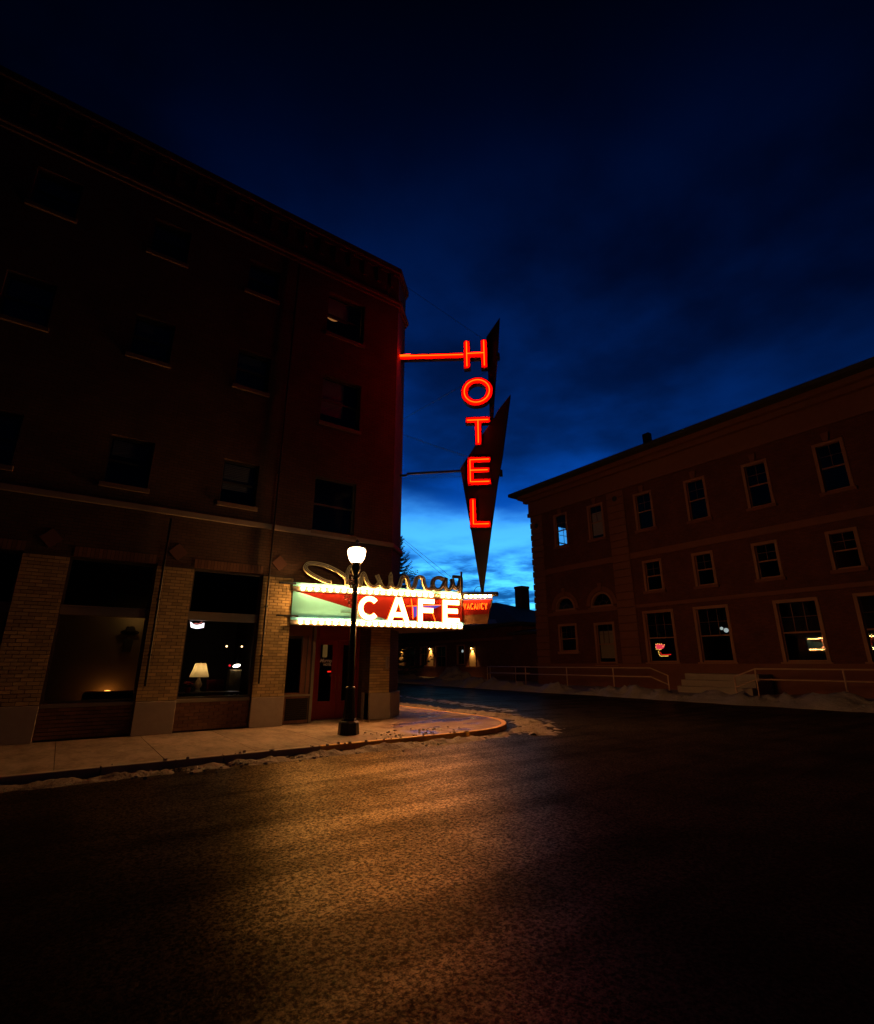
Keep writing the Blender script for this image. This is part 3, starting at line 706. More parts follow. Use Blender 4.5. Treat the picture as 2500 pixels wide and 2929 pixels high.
# DG.n points to the camera side?
vs = [pd(1322,1716), pd(1409,1713), pd(1394,1784), pd(1322,1784)]
fin = MB(DG).prism(vs, -FT, .0).build('vacancy_panel', M_tan, marq)
vr = [pd(1324,1717), pd(1406,1714), pd(1398,1756), pd(1324,1760)]
MB(DG).prism(vr, .002, .008).build('vacancy_ground', mat('vacancy_red', (.10,.003,.002), .7, spec=.1), fin)
lid = [pd(1318,1697), pd(1424,1694), pd(1424,1704), pd(1408,1713), pd(1318,1713)]
MB(DG).prism([(u, z) for u, z in [pd(1318,1696), pd(1425,1694), pd(1424,1703), pd(1318,1704)]], -FT-.12, .16).build('vacancy_lid', M_signmetal, marq, bevel=.006)
a_, z_ = pd(1330, 1710); b_, _ = pd(1406, 1709)
MB(DG).box(a_-.05, b_+.02, z_-.02, z_+.115, -FT, .03).build('vacancy_bulb_backing', M_bback, marq)
for k in range(6): bulb(DG.P(a_ + (b_-a_)*(k+.3)/5.6, z_+.045, .075))
GL = {'V': [[(0,1),(.5,0),(1,1)]], 'A': [[(0,0),(.5,1),(1,0)],[(.2,.36),(.8,.36)]], 'C': [[(.95,.82),(.7,1),(.35,1),(.05,.72),(.05,.28),(.35,0),(.7,0),(.95,.18)]], 'N': [[(0,0),(0,1),(1,0),(1,1)]], 'Y': [[(0,1),(.5,.5),(1,1)],[(.5,.5),(.5,0)]]}
lw, lb, lt = pd(1322,1738), pd(1322,1745), pd(1322,1727)
u_s, zc0 = pd(1327, 1743); u_e, _ = pd(1397, 1745); zc1 = pd(1327, 1727)[1]
pitch_ = (u_e-u_s)/7
for i, ch in enumerate('VACANCY'):
    m = MB()
    for s in GL[ch]: m.tube([DG.P(u_s + pitch_*i + q[0]*pitch_*.66, zc0 + q[1]*(zc1-zc0), .04) for q in s], .0115, 6)
    m.build('neon_letter', E_vac, fin, smooth=True)
# CAFE
def strokes(segs, w):      # list of polylines in (u,z) -> list of quads per segment with square ends
    return segs
def ribbon(path, w, closed=False):
    """constant-width ribbon polygon for a polyline in (u,z)"""
    P = [Vector(p) for p in path]; n = len(P); Lf, Rt = [], []
    for i in range(n):
        if closed: a, b = P[i-1], P[(i+1)%n]
        else: a, b = P[max(i-1,0)], P[min(i+1,n-1)]
        d0 = (P[i]-a).normalized() if (P[i]-a).length > 1e-9 else None
        d1_ = (b-P[i]).normalized() if (b-P[i]).length > 1e-9 else None
        if d0 is None: d0 = d1_
        if d1_ is None: d1_ = d0
        n0 = Vector((-d0.y, d0.x)); n1 = Vector((-d1_.y, d1_.x)); mm = (n0+n1)
        mm = mm.normalized() if mm.length > 1e-6 else n0
        k = min(1/max(mm.dot(n0), .35), 2.0)
        Lf.append(P[i]+mm*w*.5*k); Rt.append(P[i]-mm*w*.5*k)
    return Lf, Rt
def ribbon_solid(mb, path, w, d0, d1, closed=False):
    Lf, Rt = ribbon(path, w, closed); n = len(Lf); vs = []
    for a, b in zip(Lf, Rt): vs += [mb.w((a.x,a.y,d0)), mb.w((b.x,b.y,d0)), mb.w((b.x,b.y,d1)), mb.w((a.x,a.y,d1))]
    fs = []
    for i in range(n if closed else n-1):
        j = (i+1)%n
        for k in range(4): fs.append((i*4+k, i*4+(k+1)%4, j*4+(k+1)%4, j*4+k))
    if not closed: fs += [(3,2,1,0), tuple((n-1)*4+k for k in range(4))]
    mb.add(vs, fs)
def arcp(cx, cz, rx, rz, a0, a1, n=18): return [(cx+rx*math.cos(R(a0+(a1-a0)*i/n)), cz+rz*math.sin(R(a0+(a1-a0)*i/n))) for i in range(n+1)]
def cafe_letter(ch, pl_, u0, u1, z0, z1):
    sw = .145; h = sw/2; W = u1-u0; H = z1-z0; cx = (u0+u1)/2; cz = (z0+z1)/2
    if ch == 'C': paths = [arcp(cx+.02, cz, W/2-h+.01, H/2-h, 42, 318, 22)]
    elif ch == 'A': paths = [[(u0+h*.9,z0),(cx-h*.35,z1)], [(u1-h*.9,z0),(cx+h*.35,z1)], [(u0+W*.22,z0+H*.27),(u1-W*.22,z0+H*.27)]]
    elif ch == 'F': paths = [[(u0+h,z0),(u0+h,z1)], [(u0+sw*.9,z1-h),(u1,z1-h)], [(u0+sw*.9,z0+H*.50),(u1-W*.08,z0+H*.50)]]
    else: paths = [[(u0+h,z0),(u0+h,z1)], [(u0+sw*.9,z1-h),(u1,z1-h)], [(u0+sw*.9,z0+H*.52),(u1-W*.1,z0+H*.52)], [(u0+sw*.9,z0+h),(u1,z0+h)]]
    body = MB(pl_); face = MB(pl_)
    for i, p in enumerate(paths):
        ribbon_solid(body, p, sw+.035, .10-.001*i, .17-.001*i); ribbon_solid(face, p, sw, .172+.001*i, .19+.001*i)
    b = body.build('letter_%s' % ch.lower(), E_cafeside, marq); face.build('letter_face', E_cafe, b)
LB = {'C': ((1026,1705),(1083,1775)), 'A': ((1111,1711),(1169,1777)), 'F': ((1197,1714),(1242,1778)), 'E': ((1267,1716),(1314,1782))}
for ch, (tl, br) in LB.items():
    u0, z1 = pa(*tl, .18); u1, z0 = pa(*br, .18); z0, z1 = 3.0, 3.745
    cafe_letter(ch, MA, u0, u1, z0, z1)
for ch, uu in zip('EFAC', (.75, 1.75, 2.75, 3.85)):
    pass
for i, ch in enumerate('CAFE'):      # the same word on the side street face, reading away from the prow
    u1 = ML-.75-i*1.0
    class Rev:
        pass
    rv = Plane(MBp.P(ML,0).xy, -MBp.u.xy); rv.n = MBp.n
    cafe_letter(ch, rv, .6+i*1.02, 1.22+i*1.02, 3.0, 3.745)
# violet field and thin neon lines between the letters
vp = [pa(1180,1735,.01), pa(1262,1730,.01), pa(1240,1743,.01), pa(1243,1772,.01), pa(1184,1768,.01)]
MB(MA).prism([pa(1180,1735,.01), pa(1266,1730,.01), pa(1236,1744,.01), pa(1206,1752,.01), pa(1184,1767,.01)], .009, .013).build('violet_field', emitter('backlit_violet_glass', (.13,.10,.62), .75), marq)  # painted field given its own glow in place of blue neon light
for k, pts in enumerate((((1163,1733.5),(1272,1730)), ((1176,1713),(1180,1740),(1181,1770)), ((1234,1744),(1245,1776)))):
    MB().tube([MA.P(*pa(*q,.04), .04) for q in pts], .010, 6).build('neon_line', E_vac, marq, smooth=True)
MB(MA).box(pa(975,1751)[0], pa(1012,1751)[0], pa(975,1751)[1]-.006, pa(975,1751)[1]+.006, .0, .03).build('wire_clip', M_black, marq)
# end post by the E, carrying the script
e0 = pa(1322, 1700, .2)[0]
MB(MA).box(e0-.045, e0+.02, 3.55, 4.75, .165, .20).build('end_post', M_troughdark, marq); MB(MA).box(e0-.04, e0+.015, 3.56, 3.86, .2005, .215).build('end_post_face', M_cream, marq)
# script on top of the marquee: unlit tubes in a dark trough
Z1 = lambda x, y: (800+x/5.53, 1580+y/5.53)
Z2 = lambda x, y: (1000+x/3.931, 1580+y/3.931)
SC1 = [Z1(*q) for q in ((825,465),(740,455),(600,390),(480,320),(418,255),(415,205),(470,170),(600,175),(760,215),(900,280),(1000,340),(1062,400),(1082,450))]
SC2 = [Z1(*q) for q in ((1070,520),(1068,400),(1088,290),(1120,228),(1155,228),(1185,300),(1215,380),(1245,480),(1268,530),(1290,490),(1302,410),(1322,335),(1350,350),(1390,455),(1440,528),(1500,545),(1565,505),(1605,425))]
SC3 = [Z2(*q) for q in ((315,248),(345,320),(378,385),(420,402),(455,380),(470,320),(472,255),(474,330),(492,382),(530,402),(570,372),(590,305),(606,272),(640,272),(664,310),(672,370),(697,406),(730,390),(750,340),(764,284),(800,272),(836,292),(846,350),(872,408),(915,410),(942,380),(948,325),(975,288),(1030,282),(1068,305))]
SC4 = [Z2(*q) for q in ((1068,300),(1020,280),(970,292),(945,335),(955,392),(1000,420),(1050,392),(1080,335),(1092,300),(1088,375),(1112,420),(1150,400),(1170,345),(1162,292))]
SC5 = [Z2(*q) for q in ((1162,292),(1176,360),(1205,402),(1240,372),(1258,310),(1262,290),(1262,360),(1258,425),(1225,445))]
for S in (SC1, SC2, SC3, SC4, SC5):
    path = catmull([pa(*q, .15) for q in S], 5)
    tr = MB(MA); ribbon_solid(tr, path, .09, .0, .10); tr = tr.build('script_trough', M_troughdark, marq)
    ed = MB(MA); Lf, Rt = ribbon(path, .09)
    for side_ in (Lf, Rt): ribbon_solid(ed, [tuple(q) for q in side_], .02, -.02, .125)
    ed.build('trough_edge', M_troughdark if S in (SC4, SC5) else M_litrim, tr)  # rims coloured pale as if catching light, last two strokes left dark
    MB().tube([MA.P(q[0], q[1], .118) for q in path], .013, 6).build('glass_tube', M_deadtube, tr, smooth=True)
MB(MA).box(e0-.30, e0+.02, 4.53, 4.62, .04, .15).build('script_end_box', M_troughdark, marq)
MB().tube([MA.P(.6,4.04,.05), MA.P(.75,4.22,.05)], .012).build('stay', M_black, marq)
for uu in (1.9, 2.6, 3.4, 4.2, 5.0): MB().tube([MA.P(uu,4.04,-.25), MA.P(uu,4.3,.02)], .012).build('stay', M_black, marq)

# ------------------------------------------------------------------ HOTEL blade sign
hs = thing('hotel_sign', 'tall spear shaped blade sign with red neon letters spelling HOTEL on the corner', 'sign', DG.P(3.0, 4.05))
BT = .22
c7 = lambda x, y: pd(1300+x/5.178, 900+y/5.178); c8 = lambda x, y: pd(1300+x/5.178, 1300+y/5.178)
upper = [c7(670,30), c7(470,320), c7(486,700), c7(502,1000), c7(515,1300), c7(522,1560), c7(470,1800), c7(572,1700), c7(578,1500), c7(592,1250), c7(610,1000), c7(636,640), c7(655,330)]
MB(DG).prism(upper, -BT*.5-.02, -BT*.5+.06).build('upper_blade', M_signmetal, hs)
lower = [c7(832,1175), c7(640,1420), c7(590,1520), c7(400,1790), c7(220,2070), c8(85,200), c8(100,290), c8(240,1100), c8(385,1990), c8(430,1990), c8(545,1110), c8(640,420), c8(715,0), c7(760,1720)]
MB(DG).prism(lower, -BT, 0).build('spear_panel', M_signmetal, hs, bevel=.01)
fp = c8(408, 1985); MB().tube([DG.P(fp[0],fp[1]+.05,-.1), DG.P(fp[0],4.03,-.1)], .06, 8).build('foot', M_signmetal, hs)
for q in (c7(650,600), c8(690,262)): MB(DG).box(q[0]-.06, q[0]+.05, q[1]-.09, q[1]+.09, -BT-.03, .03).build('bracket', M_black, hs)
def neon_letter(name, faces, tubes, d=.05, dep=.26):
    body = MB(DG); 
    for i, (path, w, cl) in enumerate(faces): ribbon_solid(body, path, w+.02, d-dep, d-.003-.0012*i, cl)
    b = body.build(name, M_signmetal, hs)
    fc = MB(DG)
    for i, (path, w, cl) in enumerate(faces): ribbon_solid(fc, path, w, d-.0025+.0009*i, d+.0012*(i+1), cl)
    fc.build('face', M_redface, b)
    rim = MB(DG)
    t = MB()
    for p, cl in tubes: t.tube([DG.P(q[0], q[1], d+.045) for q in p], .017, 7, cl)
    t.build('neon_tube', E_neon, b, smooth=True)
    return b
q = lambda f, *pts: [f(*p) for p in pts]
neon_letter('letter_h', [(q(c7,(180,395),(188,805)),.245,False),(q(c7,(434,378),(445,798)),.245,False),(q(c7,(235,608),(390,600)),.27,False)],
            [(q(c7,(180,420),(188,780)),False),(q(c7,(434,404),(445,768)),False),(q(c7,(190,594),(440,582)),False)])
oc = c7(333,1145); orx = abs(c7(520,1145)[0]-c7(147,1145)[0])/2; orz = abs(c7(333,980)[1]-c7(333,1310)[1])/2
ell = [(oc[0]+orx*math.cos(R(a)), oc[1]+orz*math.sin(R(a))) for a in range(0, 360, 10)]
neon_letter('letter_o', [(ell,.26,True)], [(ell,True)])
neon_letter('letter_t', [(q(c7,(165,1568),(530,1560)),.25,False),(q(c7,(350,1610),(356,1938)),.24,False)], [(q(c7,(190,1580),(505,1568)),False),(q(c7,(350,1576),(356,1912)),False)])
neon_letter('letter_e', [(q(c8,(238,40),(244,468)),.23,False),(q(c8,(285,84),(532,80)),.22,False),(q(c8,(285,240),(522,234)),.19,False),(q(c8,(285,416),(545,408)),.24,False)],
            [(q(c8,(515,80),(232,92),(240,416),(520,408)),False),(q(c8,(236,246),(496,238)),False)])
neon_letter('letter_l', [(q(c8,(270,655),(282,1090)),.235,False),(q(c8,(325,1040),(537,1036)),.245,False)], [(q(c8,(276,682),(284,1040),(512,1034)),False)])
a0 = pd(1141,1023); a1 = pd(1323,1018)
arm = MB(DG).prism([(a0[0]-.02,a0[1]-.15),(a1[0]+.02,a1[1]-.15),(a1[0]+.02,a1[1]+.13),(a0[0]-.02,a0[1]+.13)], -.13, .047).build('arm', M_signmetal, hs)
MB(DG).prism([(a0[0]-.02,a0[1]-.13),(a1[0]+.02,a1[1]-.13),(a1[0]+.02,a1[1]+.11),(a0[0]-.02,a0[1]+.11)], .0472, .051).build('arm_face', M_redface, arm)
MB().tube([DG.P(a0[0]+.02,a0[1]+.01,.095), DG.P(a1[0]+.03,a1[1]+.0,.095)], .017, 7).build('neon_tube', E_neon, arm, smooth=True)
MB().tube([DG.P(a0[0]+.05,a0[1]+.045,.095), DG.P(a0[0]+.5,a0[1]+.04,.095)], .013, 7).build('neon_tube', E_neon, arm, smooth=True)
r0 = pd(1153,1354); r1 = pd(1320,1344)
MB().tube([DG.P(-.05,r0[1]-.05,-.1), DG.P(r0[0]+.12,r0[1]-.05,-.1), DG.P(r0[0]+.14,r0[1]+.01,-.1), DG.P(r1[0]+.1,r1[1],-.1)], .05, 8).build('stay_rod', M_black, hs)
# guy wires
def wire(a, b, sag, label, r=.008, name='guy_wire'):
    a = Vector(a); b = Vector(b); n = 12
    pts = [a.lerp(b, i/n) - Vector((0,0,sag*4*(i/n)*(1-i/n))) for i in range(n+1)]
    o = MB().tube(pts, r, 5).build(name, M_black, None); tag(o, label, 'wire')
wire(DG.P(0.02,pd(1172,832)[1]+.35,-.1), DG.P(*pd(1385,968),-.1), .0, 'topmost thin guy wire from the hotel cornice to the upper blade of the sign')
wire(DG.P(.0,pd(1160,1195)[1],-.1), DG.P(*pd(1392,1058),-.1), .02, 'faint wire rising from the hotel wall towards the bottom of the letter H')
wire(DG.P(.0,pd(1153,1238)[1],-.1), DG.P(*pd(1333,1302),-.1), .02, 'thin guy wire falling from the hotel wall to the spear beside the letter E')
wire(DG.P(.0,pd(1153,1366)[1],-.1), DG.P(*pd(1318,1360),-.1), .0, 'thin cable just beneath the black stay rod of the sign', .006)
la = pd(1355,1693); 
cab = MB().tube(catmull([DG.P(*pd(*p_), -.08) for p_ in ((1356,1694),(1358,1684),(1364,1678),(1372,1677),(1378,1678))], 4), .010, 5).build('loop_cable', M_black, hs)

# ------------------------------------------------------------------ street lamp
LX, LY = 6.14, 12.43
lampP = Plane((LX, LY), (math.sin(YAW), -math.cos(YAW)))
def lz(y): return lampP.px(1010, y)[1]
sl = thing('street_lamp', 'black iron street lamp with a glowing white acorn globe on the sidewalk', 'street lamp', (LX, LY, 0))
b = MB()
def ngon(z0, r0, z1, r1, k, mb, rot=0):
    vs = [(LX+r0*math.cos(2*math.pi*j/k+rot), LY+r0*math.sin(2*math.pi*j/k+rot), z0) for j in range(k)] + [(LX+r1*math.cos(2*math.pi*j/k+rot), LY+r1*math.sin(2*math.pi*j/k+rot), z1) for j in range(k)]
    mb.add(vs, [tuple(range(k-1,-1,-1)), tuple(range(k,2*k))] + [(j,(j+1)%k,k+(j+1)%k,k+j) for j in range(k)])
ngon(0, .275, .27, .25, 8, b, .3); ngon(.271, .255, .31, .215, 8, b, .3); ngon(.311, .20, .37, .17, 8, b, .3)
b.build('base', M_black, sl, bevel=.012)
z_t = lz(1652)
fl = MB(); k = 32; rings = []
prof = [(.165,.372),(.16,.45),(.14,.62),(.128,.85),(.118,1.02),(.098,1.10)] + [(.092,1.14),(.088,1.6),(.082,2.4),(.074,3.2),(.068,z_t)]
vs = []; fs = []
for r_, z in prof:
    for j in range(k):
        a = 2*math.pi*j/k; rr = r_*(1-.07*(j % 2)); vs.append((LX+rr*math.cos(a), LY+rr*math.sin(a), z))
for i in range(len(prof)-1):
    for j in range(k): fs.append((i*k+j, i*k+(j+1)%k, (i+1)*k+(j+1)%k, (i+1)*k+j))
fl.add(vs, fs); fl.build('shaft', M_black, sl)
MB().lathe((LX,LY,0), [(.10,1.06),(.125,1.075),(.125,1.11),(.095,1.13)], 20).build('collar', M_black, sl, smooth=True)
zg0, zg1 = lz(1612), lz(1567)
MB().lathe((LX,LY,0), [(.07,z_t-.02),(.105,z_t),(.105,z_t+.035),(.06,z_t+.06),(.075,z_t+.12),(.115,z_t+.22),(.12,z_t+.28),(.10,zg0-.02),(.135,zg0-.005),(.15,zg0+.01)], 22).build('capital', M_black, sl, smooth=True)
gh = zg1-zg0
MB().lathe((LX,LY,0), [(.12,zg0+.011),(.165,zg0+.06),(.215,zg0+.35*gh),(.24,zg0+.58*gh),(.25,zg0+.76*gh),(.24,zg0+.88*gh),(.20,zg0+.96*gh),(.13,zg1),(.02,zg1+.012)], 24).build('globe', E_globe, sl, smooth=True)
MB().lathe((LX,LY,0), [(.13,zg1+.014),(.10,zg1+.05),(.05,zg1+.09),(.035,zg1+.12),(.055,zg1+.15),(.05,zg1+.19),(.012,zg1+.24)], 16).build('finial', M_black, sl, smooth=True)
MB().tube([(LX+.09,LY,1.55),(LX+.13,LY,1.55),(LX+.13,LY,1.62)], .012, 6).build('conduit_clip', M_black, sl)
# tinsel decoration on the left of the lamp
gd = thing('tinsel_wreath', 'sparse tinsel and berry holiday decoration hanging left of the lamp pole', 'decoration', lampP.P(-.12, lz(1720)))
random.seed(5); tw = MB(); be = MB()
main = [lampP.px(x,y) for x, y in ((1004,1645),(1001,1672),(1003,1690),(1002,1712),(1000,1735))]
pts = catmull(main, 5); tw.tube([lampP.P(u,z,.10) for u,z in pts], .008, 5)
twigs = [(1004,1645),(1012,1660),(1015,1668),(1009,1685),(1013,1698),(1008,1707),(990,1712),(992,1705),(988,1714),(999,1707),(1004,1718),(1011,1716),(1012,1708),(1001,1722),(1001,1732),(1007,1727),(1003,1676),(999,1660)]
for x, y in twigs:
    u, z = lampP.px(x, y); j = min(pts, key=lambda p: (p[0]-u)**2+(p[1]-z)**2)
    p0 = lampP.P(j[0], j[1], .10); p1_ = lampP.P(u, z, .10+random.uniform(-.08,.08)); tw.tube([p0, (p0+p1_)/2+Vector((0,0,.015)), p1_], .006, 4)
    for _ in range(2): be.sphere(p1_+Vector([random.uniform(-.02,.02) for _ in range(3)]), random.uniform(.016,.028), 6, 4)
u, z = lampP.px(1001,1723); u2, z2 = lampP.px(1013,1727); tw.tube([lampP.P(u,z,.1), lampP.P(u2,z2,.0)], .007, 4)
tw.build('tinsel', mat('copper_tinsel', (.6,.36,.26), .25, metal=.9), gd); be.build('berries', mat('glossy_berries', (.8,.38,.30), .2, spec=.8), gd, smooth=True)
u, z = lampP.px(1013,1685); rb_ = MB()
for s in (-1,1): rb_.tube(catmull([lampP.P(u,z,.1), lampP.P(u+.05*s,z+.09,.12), lampP.P(u+.09*s,z+.02,.1), lampP.P(u,z,.1), lampP.P(u+.07*s,z-.12,.12)],4), .012, 5)
rb_.build('ribbon', mat('silver_ribbon', (.6,.6,.6), .3, metal=.6), gd, smooth=True)

# ------------------------------------------------------------------ behind the shop glass
TP = Plane((0, WY+.75), (1, 0)); tp = lambda x, y: TP.px(x, y)
tl0, tzt = tp(560, 1897); tl1, _ = tp(590, 1897); bl0, tzb = tp(541, 1937); bl1, _ = tp(597, 1939)
cx = (bl0+bl1)/2; lampc = TP.P(cx, 0)
zb = .93
tb = thing('side_table', 'dark wooden table under the lit lamp inside the shop window', 'table', TP.P(cx+.4, 0))
MB(TP).box(2.62, 4.3, zb-.05, zb, -.45, .25).build('table_top', mat('dark_wood', (.06,.03,.02), .35), tb, bevel=.01)
for uu in (2.68, 4.22):
    for dd in (-.4, .2): MB(TP).box(uu-.03, uu+.03, .02, zb-.052, dd-.03, dd+.03).build('leg', MATS['dark_wood'], tb)
tlm = thing('table_lamp', 'lit table lamp with a cream shade standing in the shop window', 'lamp', TP.P(cx, zb))
prof = [(.11,zb),(.115,zb+.02),(.07,zb+.04),(.05,zb+.10),(.10,zb+.18),(.105,zb+.22),(.05,zb+.33),(.035,zb+.38),(.085,zb+.42),(.02,zb+.52),(.015,tzb+.06)]
MB().lathe(lampc, prof, 20).build('lamp_base', mat('cream_ceramic', (.55,.45,.30), .25), tlm, smooth=True)
rt = (tl1-tl0)/2; rbm = (bl1-bl0)/2
sh = MB(); k = 28
for j in range(k):
    a, c = 2*math.pi*j/k, 2*math.pi*(j+1)/k
    P0 = lambda r, z, t_: lampc + Vector((r*math.cos(t_), r*math.sin(t_), z))
    sh.add([P0(rbm,tzb,a), P0(rbm,tzb,c), P0(rt,tzt,c), P0(rt,tzt,a)], [(0,1,2,3)])
def shade_mat():
    m = bpy.data.materials.new('cream_lampshade'); m.use_nodes = True; t = m.node_tree; t.nodes.clear()
    d = N(t, 'ShaderNodeBsdfDiffuse'); d.inputs[0].default_value = (.75,.62,.38,1); s = N(t, 'ShaderNodeBsdfTranslucent'); s.inputs[0].default_value = (.80,.62,.34,1)
    mx = N(t, 'ShaderNodeMixShader'); mx.inputs[0].default_value = .6; t.links.new(d.outputs[0], mx.inputs[1]); t.links.new(s.outputs[0], mx.inputs[2])
    o = N(t, 'ShaderNodeOutputMaterial'); t.links.new(mx.outputs[0], o.inputs[0]); return m
sh.build('lamp_shade', shade_mat(), tlm, smooth=True)
MB().sphere(lampc+Vector((0,0,(tzb*.45+tzt*.55))), .045, 10, 6).build('lit_bulb', emitter('table_bulb', (1,.72,.36), 42), tlm, smooth=True)
MB().lathe(lampc, [(.008,tzt),(.018,tzt+.015),(.004,tzt+.05)], 8).build('lamp_finial', mat('old_brass'), tlm)
# poinsettia
pu, pz = tp(537, 1957)
po = thing('poinsettia', 'red poinsettia in a pot left of the lit lamp in the shop window', 'plant', TP.P(pu, zb, .1))
MB().lathe(TP.P(pu,0,.1), [(.06,zb),(.085,zb+.13),(.09,zb+.14)], 14).build('pot', mat('foil_pot', (.35,.05,.04), .3, metal=.5), po)
random.seed(2)
for g, (mm, nm, zo) in enumerate(((mat('red_bract', (.5,.02,.02), .6), 'bracts', .03), (mat('leaf_green', (.04,.09,.03), .6), 'leaves', -.03))):
    lf = MB()
    for i in range(22):
        a = random.uniform(0,6.28); l = random.uniform(.10,.20); h = pz+zo+random.uniform(-.03,.05); c = TP.P(pu,h,.1)
        dr_ = Vector((math.cos(a), math.sin(a), random.uniform(-.35,.25))); sd = Vector((-math.sin(a), math.cos(a), 0))*.035
        lf.add([c, c+dr_*l*.5+sd, c+dr_*l, c+dr_*l*.5-sd], [(0,1,2,3)])
    lf.build(nm, mm, po)
MB().tube([TP.P(pu,zb+.13,.1), TP.P(pu,pz,.1)], .01).build('stem', MATS['leaf_green'], po)
# neon banner sign hung in the glass
NPn = Plane((0, WY+.42), (1, 0)); np_ = lambda x, y: NPn.px(x, y)
zz8 = lambda x, y: np_(500+x/6.476, 1740+y/6.476)
ns = thing('window_sign', 'white glowing curved banner sign hanging high in the shop window', 'sign', NPn.P(*zz8(420,330)))
ban = [zz8(*p_) for p_ in ((285,240),(352,300),(420,308),(490,292),(555,262),(542,358),(470,374),(405,382),(345,370),(292,352))]
MB(NPn).prism(ban, -.05, -.01).build('backing', M_black, ns)
MB(NPn).prism([((u-zz8(420,330)[0])*.95+zz8(420,330)[0], (z-zz8(420,330)[1])*.9+zz8(420,330)[1]) for u,z in ban], -.008, .0).build('lit_face', emitter('white_neon', (1,.86,.85), 3.2), ns)
MB().tube(catmull([NPn.P(*zz8(*p_), .01) for p_ in ((350,290),(395,278),(430,292),(480,270),(505,250))], 4), .008, 5).build('scroll_tube', emitter('pink_neon', (1,.25,.2), 1.2), ns)
for p_ in ((300,245),(540,262)): MB().tube([NPn.P(*zz8(*p_), -.03), NPn.P(zz8(*p_)[0], 2.83, -.03)], .004, 4).build('chain', M_black, ns)
# back-room lights seen deep in the same window
BP = Plane((0, 16.75), (1, 0)); bz = lambda x, y: BP.px(500+x/6.476, 1740+y/6.476)
u0, z0 = bz(1145, 1065)
ov = thing('counter_light', 'bright slanted oval lamp deep inside the shop window, right of the table lamp', 'lamp', BP.P(u0, z0))
MB(BP).prism([(u0 + .10*math.cos(R(a))*math.cos(.25) - .045*math.sin(R(a))*math.sin(.25), z0 + .10*math.cos(R(a))*math.sin(.25) + .045*math.sin(R(a))*math.cos(.25)) for a in range(0,360,20)], -.06, .06).build('diffuser', emitter('counter_white', (1,.82,.6), 9), ov, bevel=.02)
MB().tube([BP.P(u0,z0+.05), BP.P(u0,4.3)], .01).build('rod', M_black, ov)
c_0, c_1 = bz(1030, 1140), bz(1220, 1300)
cab_ = thing('lit_cabinet', 'pale panelled cabinet front lit from above under the oval lamp inside', 'cabinet', BP.P((c_0[0]+c_1[0])/2, 0))
MB(BP).box(c_0[0], c_1[0], .02, c_0[1], -.3, .0).build('carcass', mat('pale_wood', (.45,.36,.20), .6, var=.15), cab_)
for f0, f1 in ((.02,.30),(.36,.98)):
    w_ = c_1[0]-c_0[0]; MB(BP).box(c_0[0]+w_*f0, c_0[0]+w_*f1, c_1[1], c_0[1]-.03, .001, .02).build('door_panel', MATS['pale_wood'], cab_)
for i, (x_, y_) in enumerate(((962,703),(1242,708))):
    u, z = bz(x_, y_); t_ = thing('pendant_lamp', ['small warm pendant bulb at the middle of the shop window depths', 'small warm pendant bulb near the right jamb of the shop window'][i], 'lamp', BP.P(u, z))
    MB().sphere(BP.P(u,z), .028, 8, 5).build('bulb', emitter('warm_spot', (1,.6,.25), 7), t_); MB().tube([BP.P(u,z+.02), BP.P(u,4.38)], .006, 5).build('cord', M_black, t_)
u, z = bz(1018,1060); t_ = thing('red_indicator', 'tiny red light left of the oval lamp inside the shop window', 'light', BP.P(u, z))
MB().sphere(BP.P(u,z), .03, 8, 5).build('lens', emitter('red_dot', (1,.02,.03), 1.2), t_); MB(BP).box(u-.04,u+.04,z-.05,z+.05,-.08,-.025).build('housing', M_black, t_)
u, z = tp(620, 1945); ch_ = thing('red_chair', 'dark red upholstered chair inside the shop window beside the lamp table', 'chair', TP.P(u+.25, 0, -.7))
for a in ((u,u+.5,.45,.52,-1.2,-.7),(u,u+.5,.52,1.22,-1.26,-1.2)): MB(TP).box(*a).build('seat' if a[3] < .6 else 'backrest', mat('red_leather', (.20,.02,.02), .45), ch_, bevel=.02)
for uu in (u+.03, u+.47):
    for dd in (-1.17, -.74): MB(TP).box(uu-.02, uu+.02, .02, .45, dd-.02, dd+.02).build('leg', MATS['dark_wood'], ch_)
# ---- left shop: hat on the wall and a low amber lamp
LPn = Plane((0, 17.35), (1, 0)); lpx = lambda x, y: LPn.px(x, y)
hu, hz = lpx(372, 1806)
ht = thing('wall_hat', 'dark wide brimmed hat hung on the back wall of the left shop', 'hat', LPn.P(hu, hz))
MB(LPn).prism([(hu+.24*math.cos(R(a)), hz-.03+.07*math.sin(R(a))) for a in range(0,360,20)], .01, .05).build('brim', mat('dark_felt', (.03,.022,.02), .9), ht, bevel=.01)
MB(LPn).prism([(hu-.13,hz-.02),(hu+.13,hz-.02),(hu+.10,hz+.12),(hu+.03,hz+.15),(hu-.03,hz+.13),(hu-.10,hz+.14)], .01, .12).build('crown', MATS['dark_felt'], ht, bevel=.02)
cu2, cz2 = lpx(366, 1842)
tag(MB(LPn).prism([(cu2-.09,cz2-.22),(cu2+.09,cz2-.22),(cu2+.12,cz2+.1),(cu2+.05,cz2+.16),(cu2-.06,cz2+.16),(cu2-.12,cz2+.08)], .01, .06).build('wall_garment', mat('dark_cloth', (.06,.045,.035), .9), None, bevel=.015), 'dark garment hanging under the hat in the left shop', 'garment')
au, az = LPn.px(306, 1982, .16)
al = thing('amber_lamp', 'low amber lamp glowing at the left edge of the left shop window', 'lamp', LPn.P(au, .02, .16))
MB().lathe(LPn.P(au,0,.16), [(.10,az-.12),(.10,az-.02),(.07,az+.06),(.02,az+.07)], 16).build('shade', emitter('amber_shade', (1,.34,.05), 5), al, smooth=True)
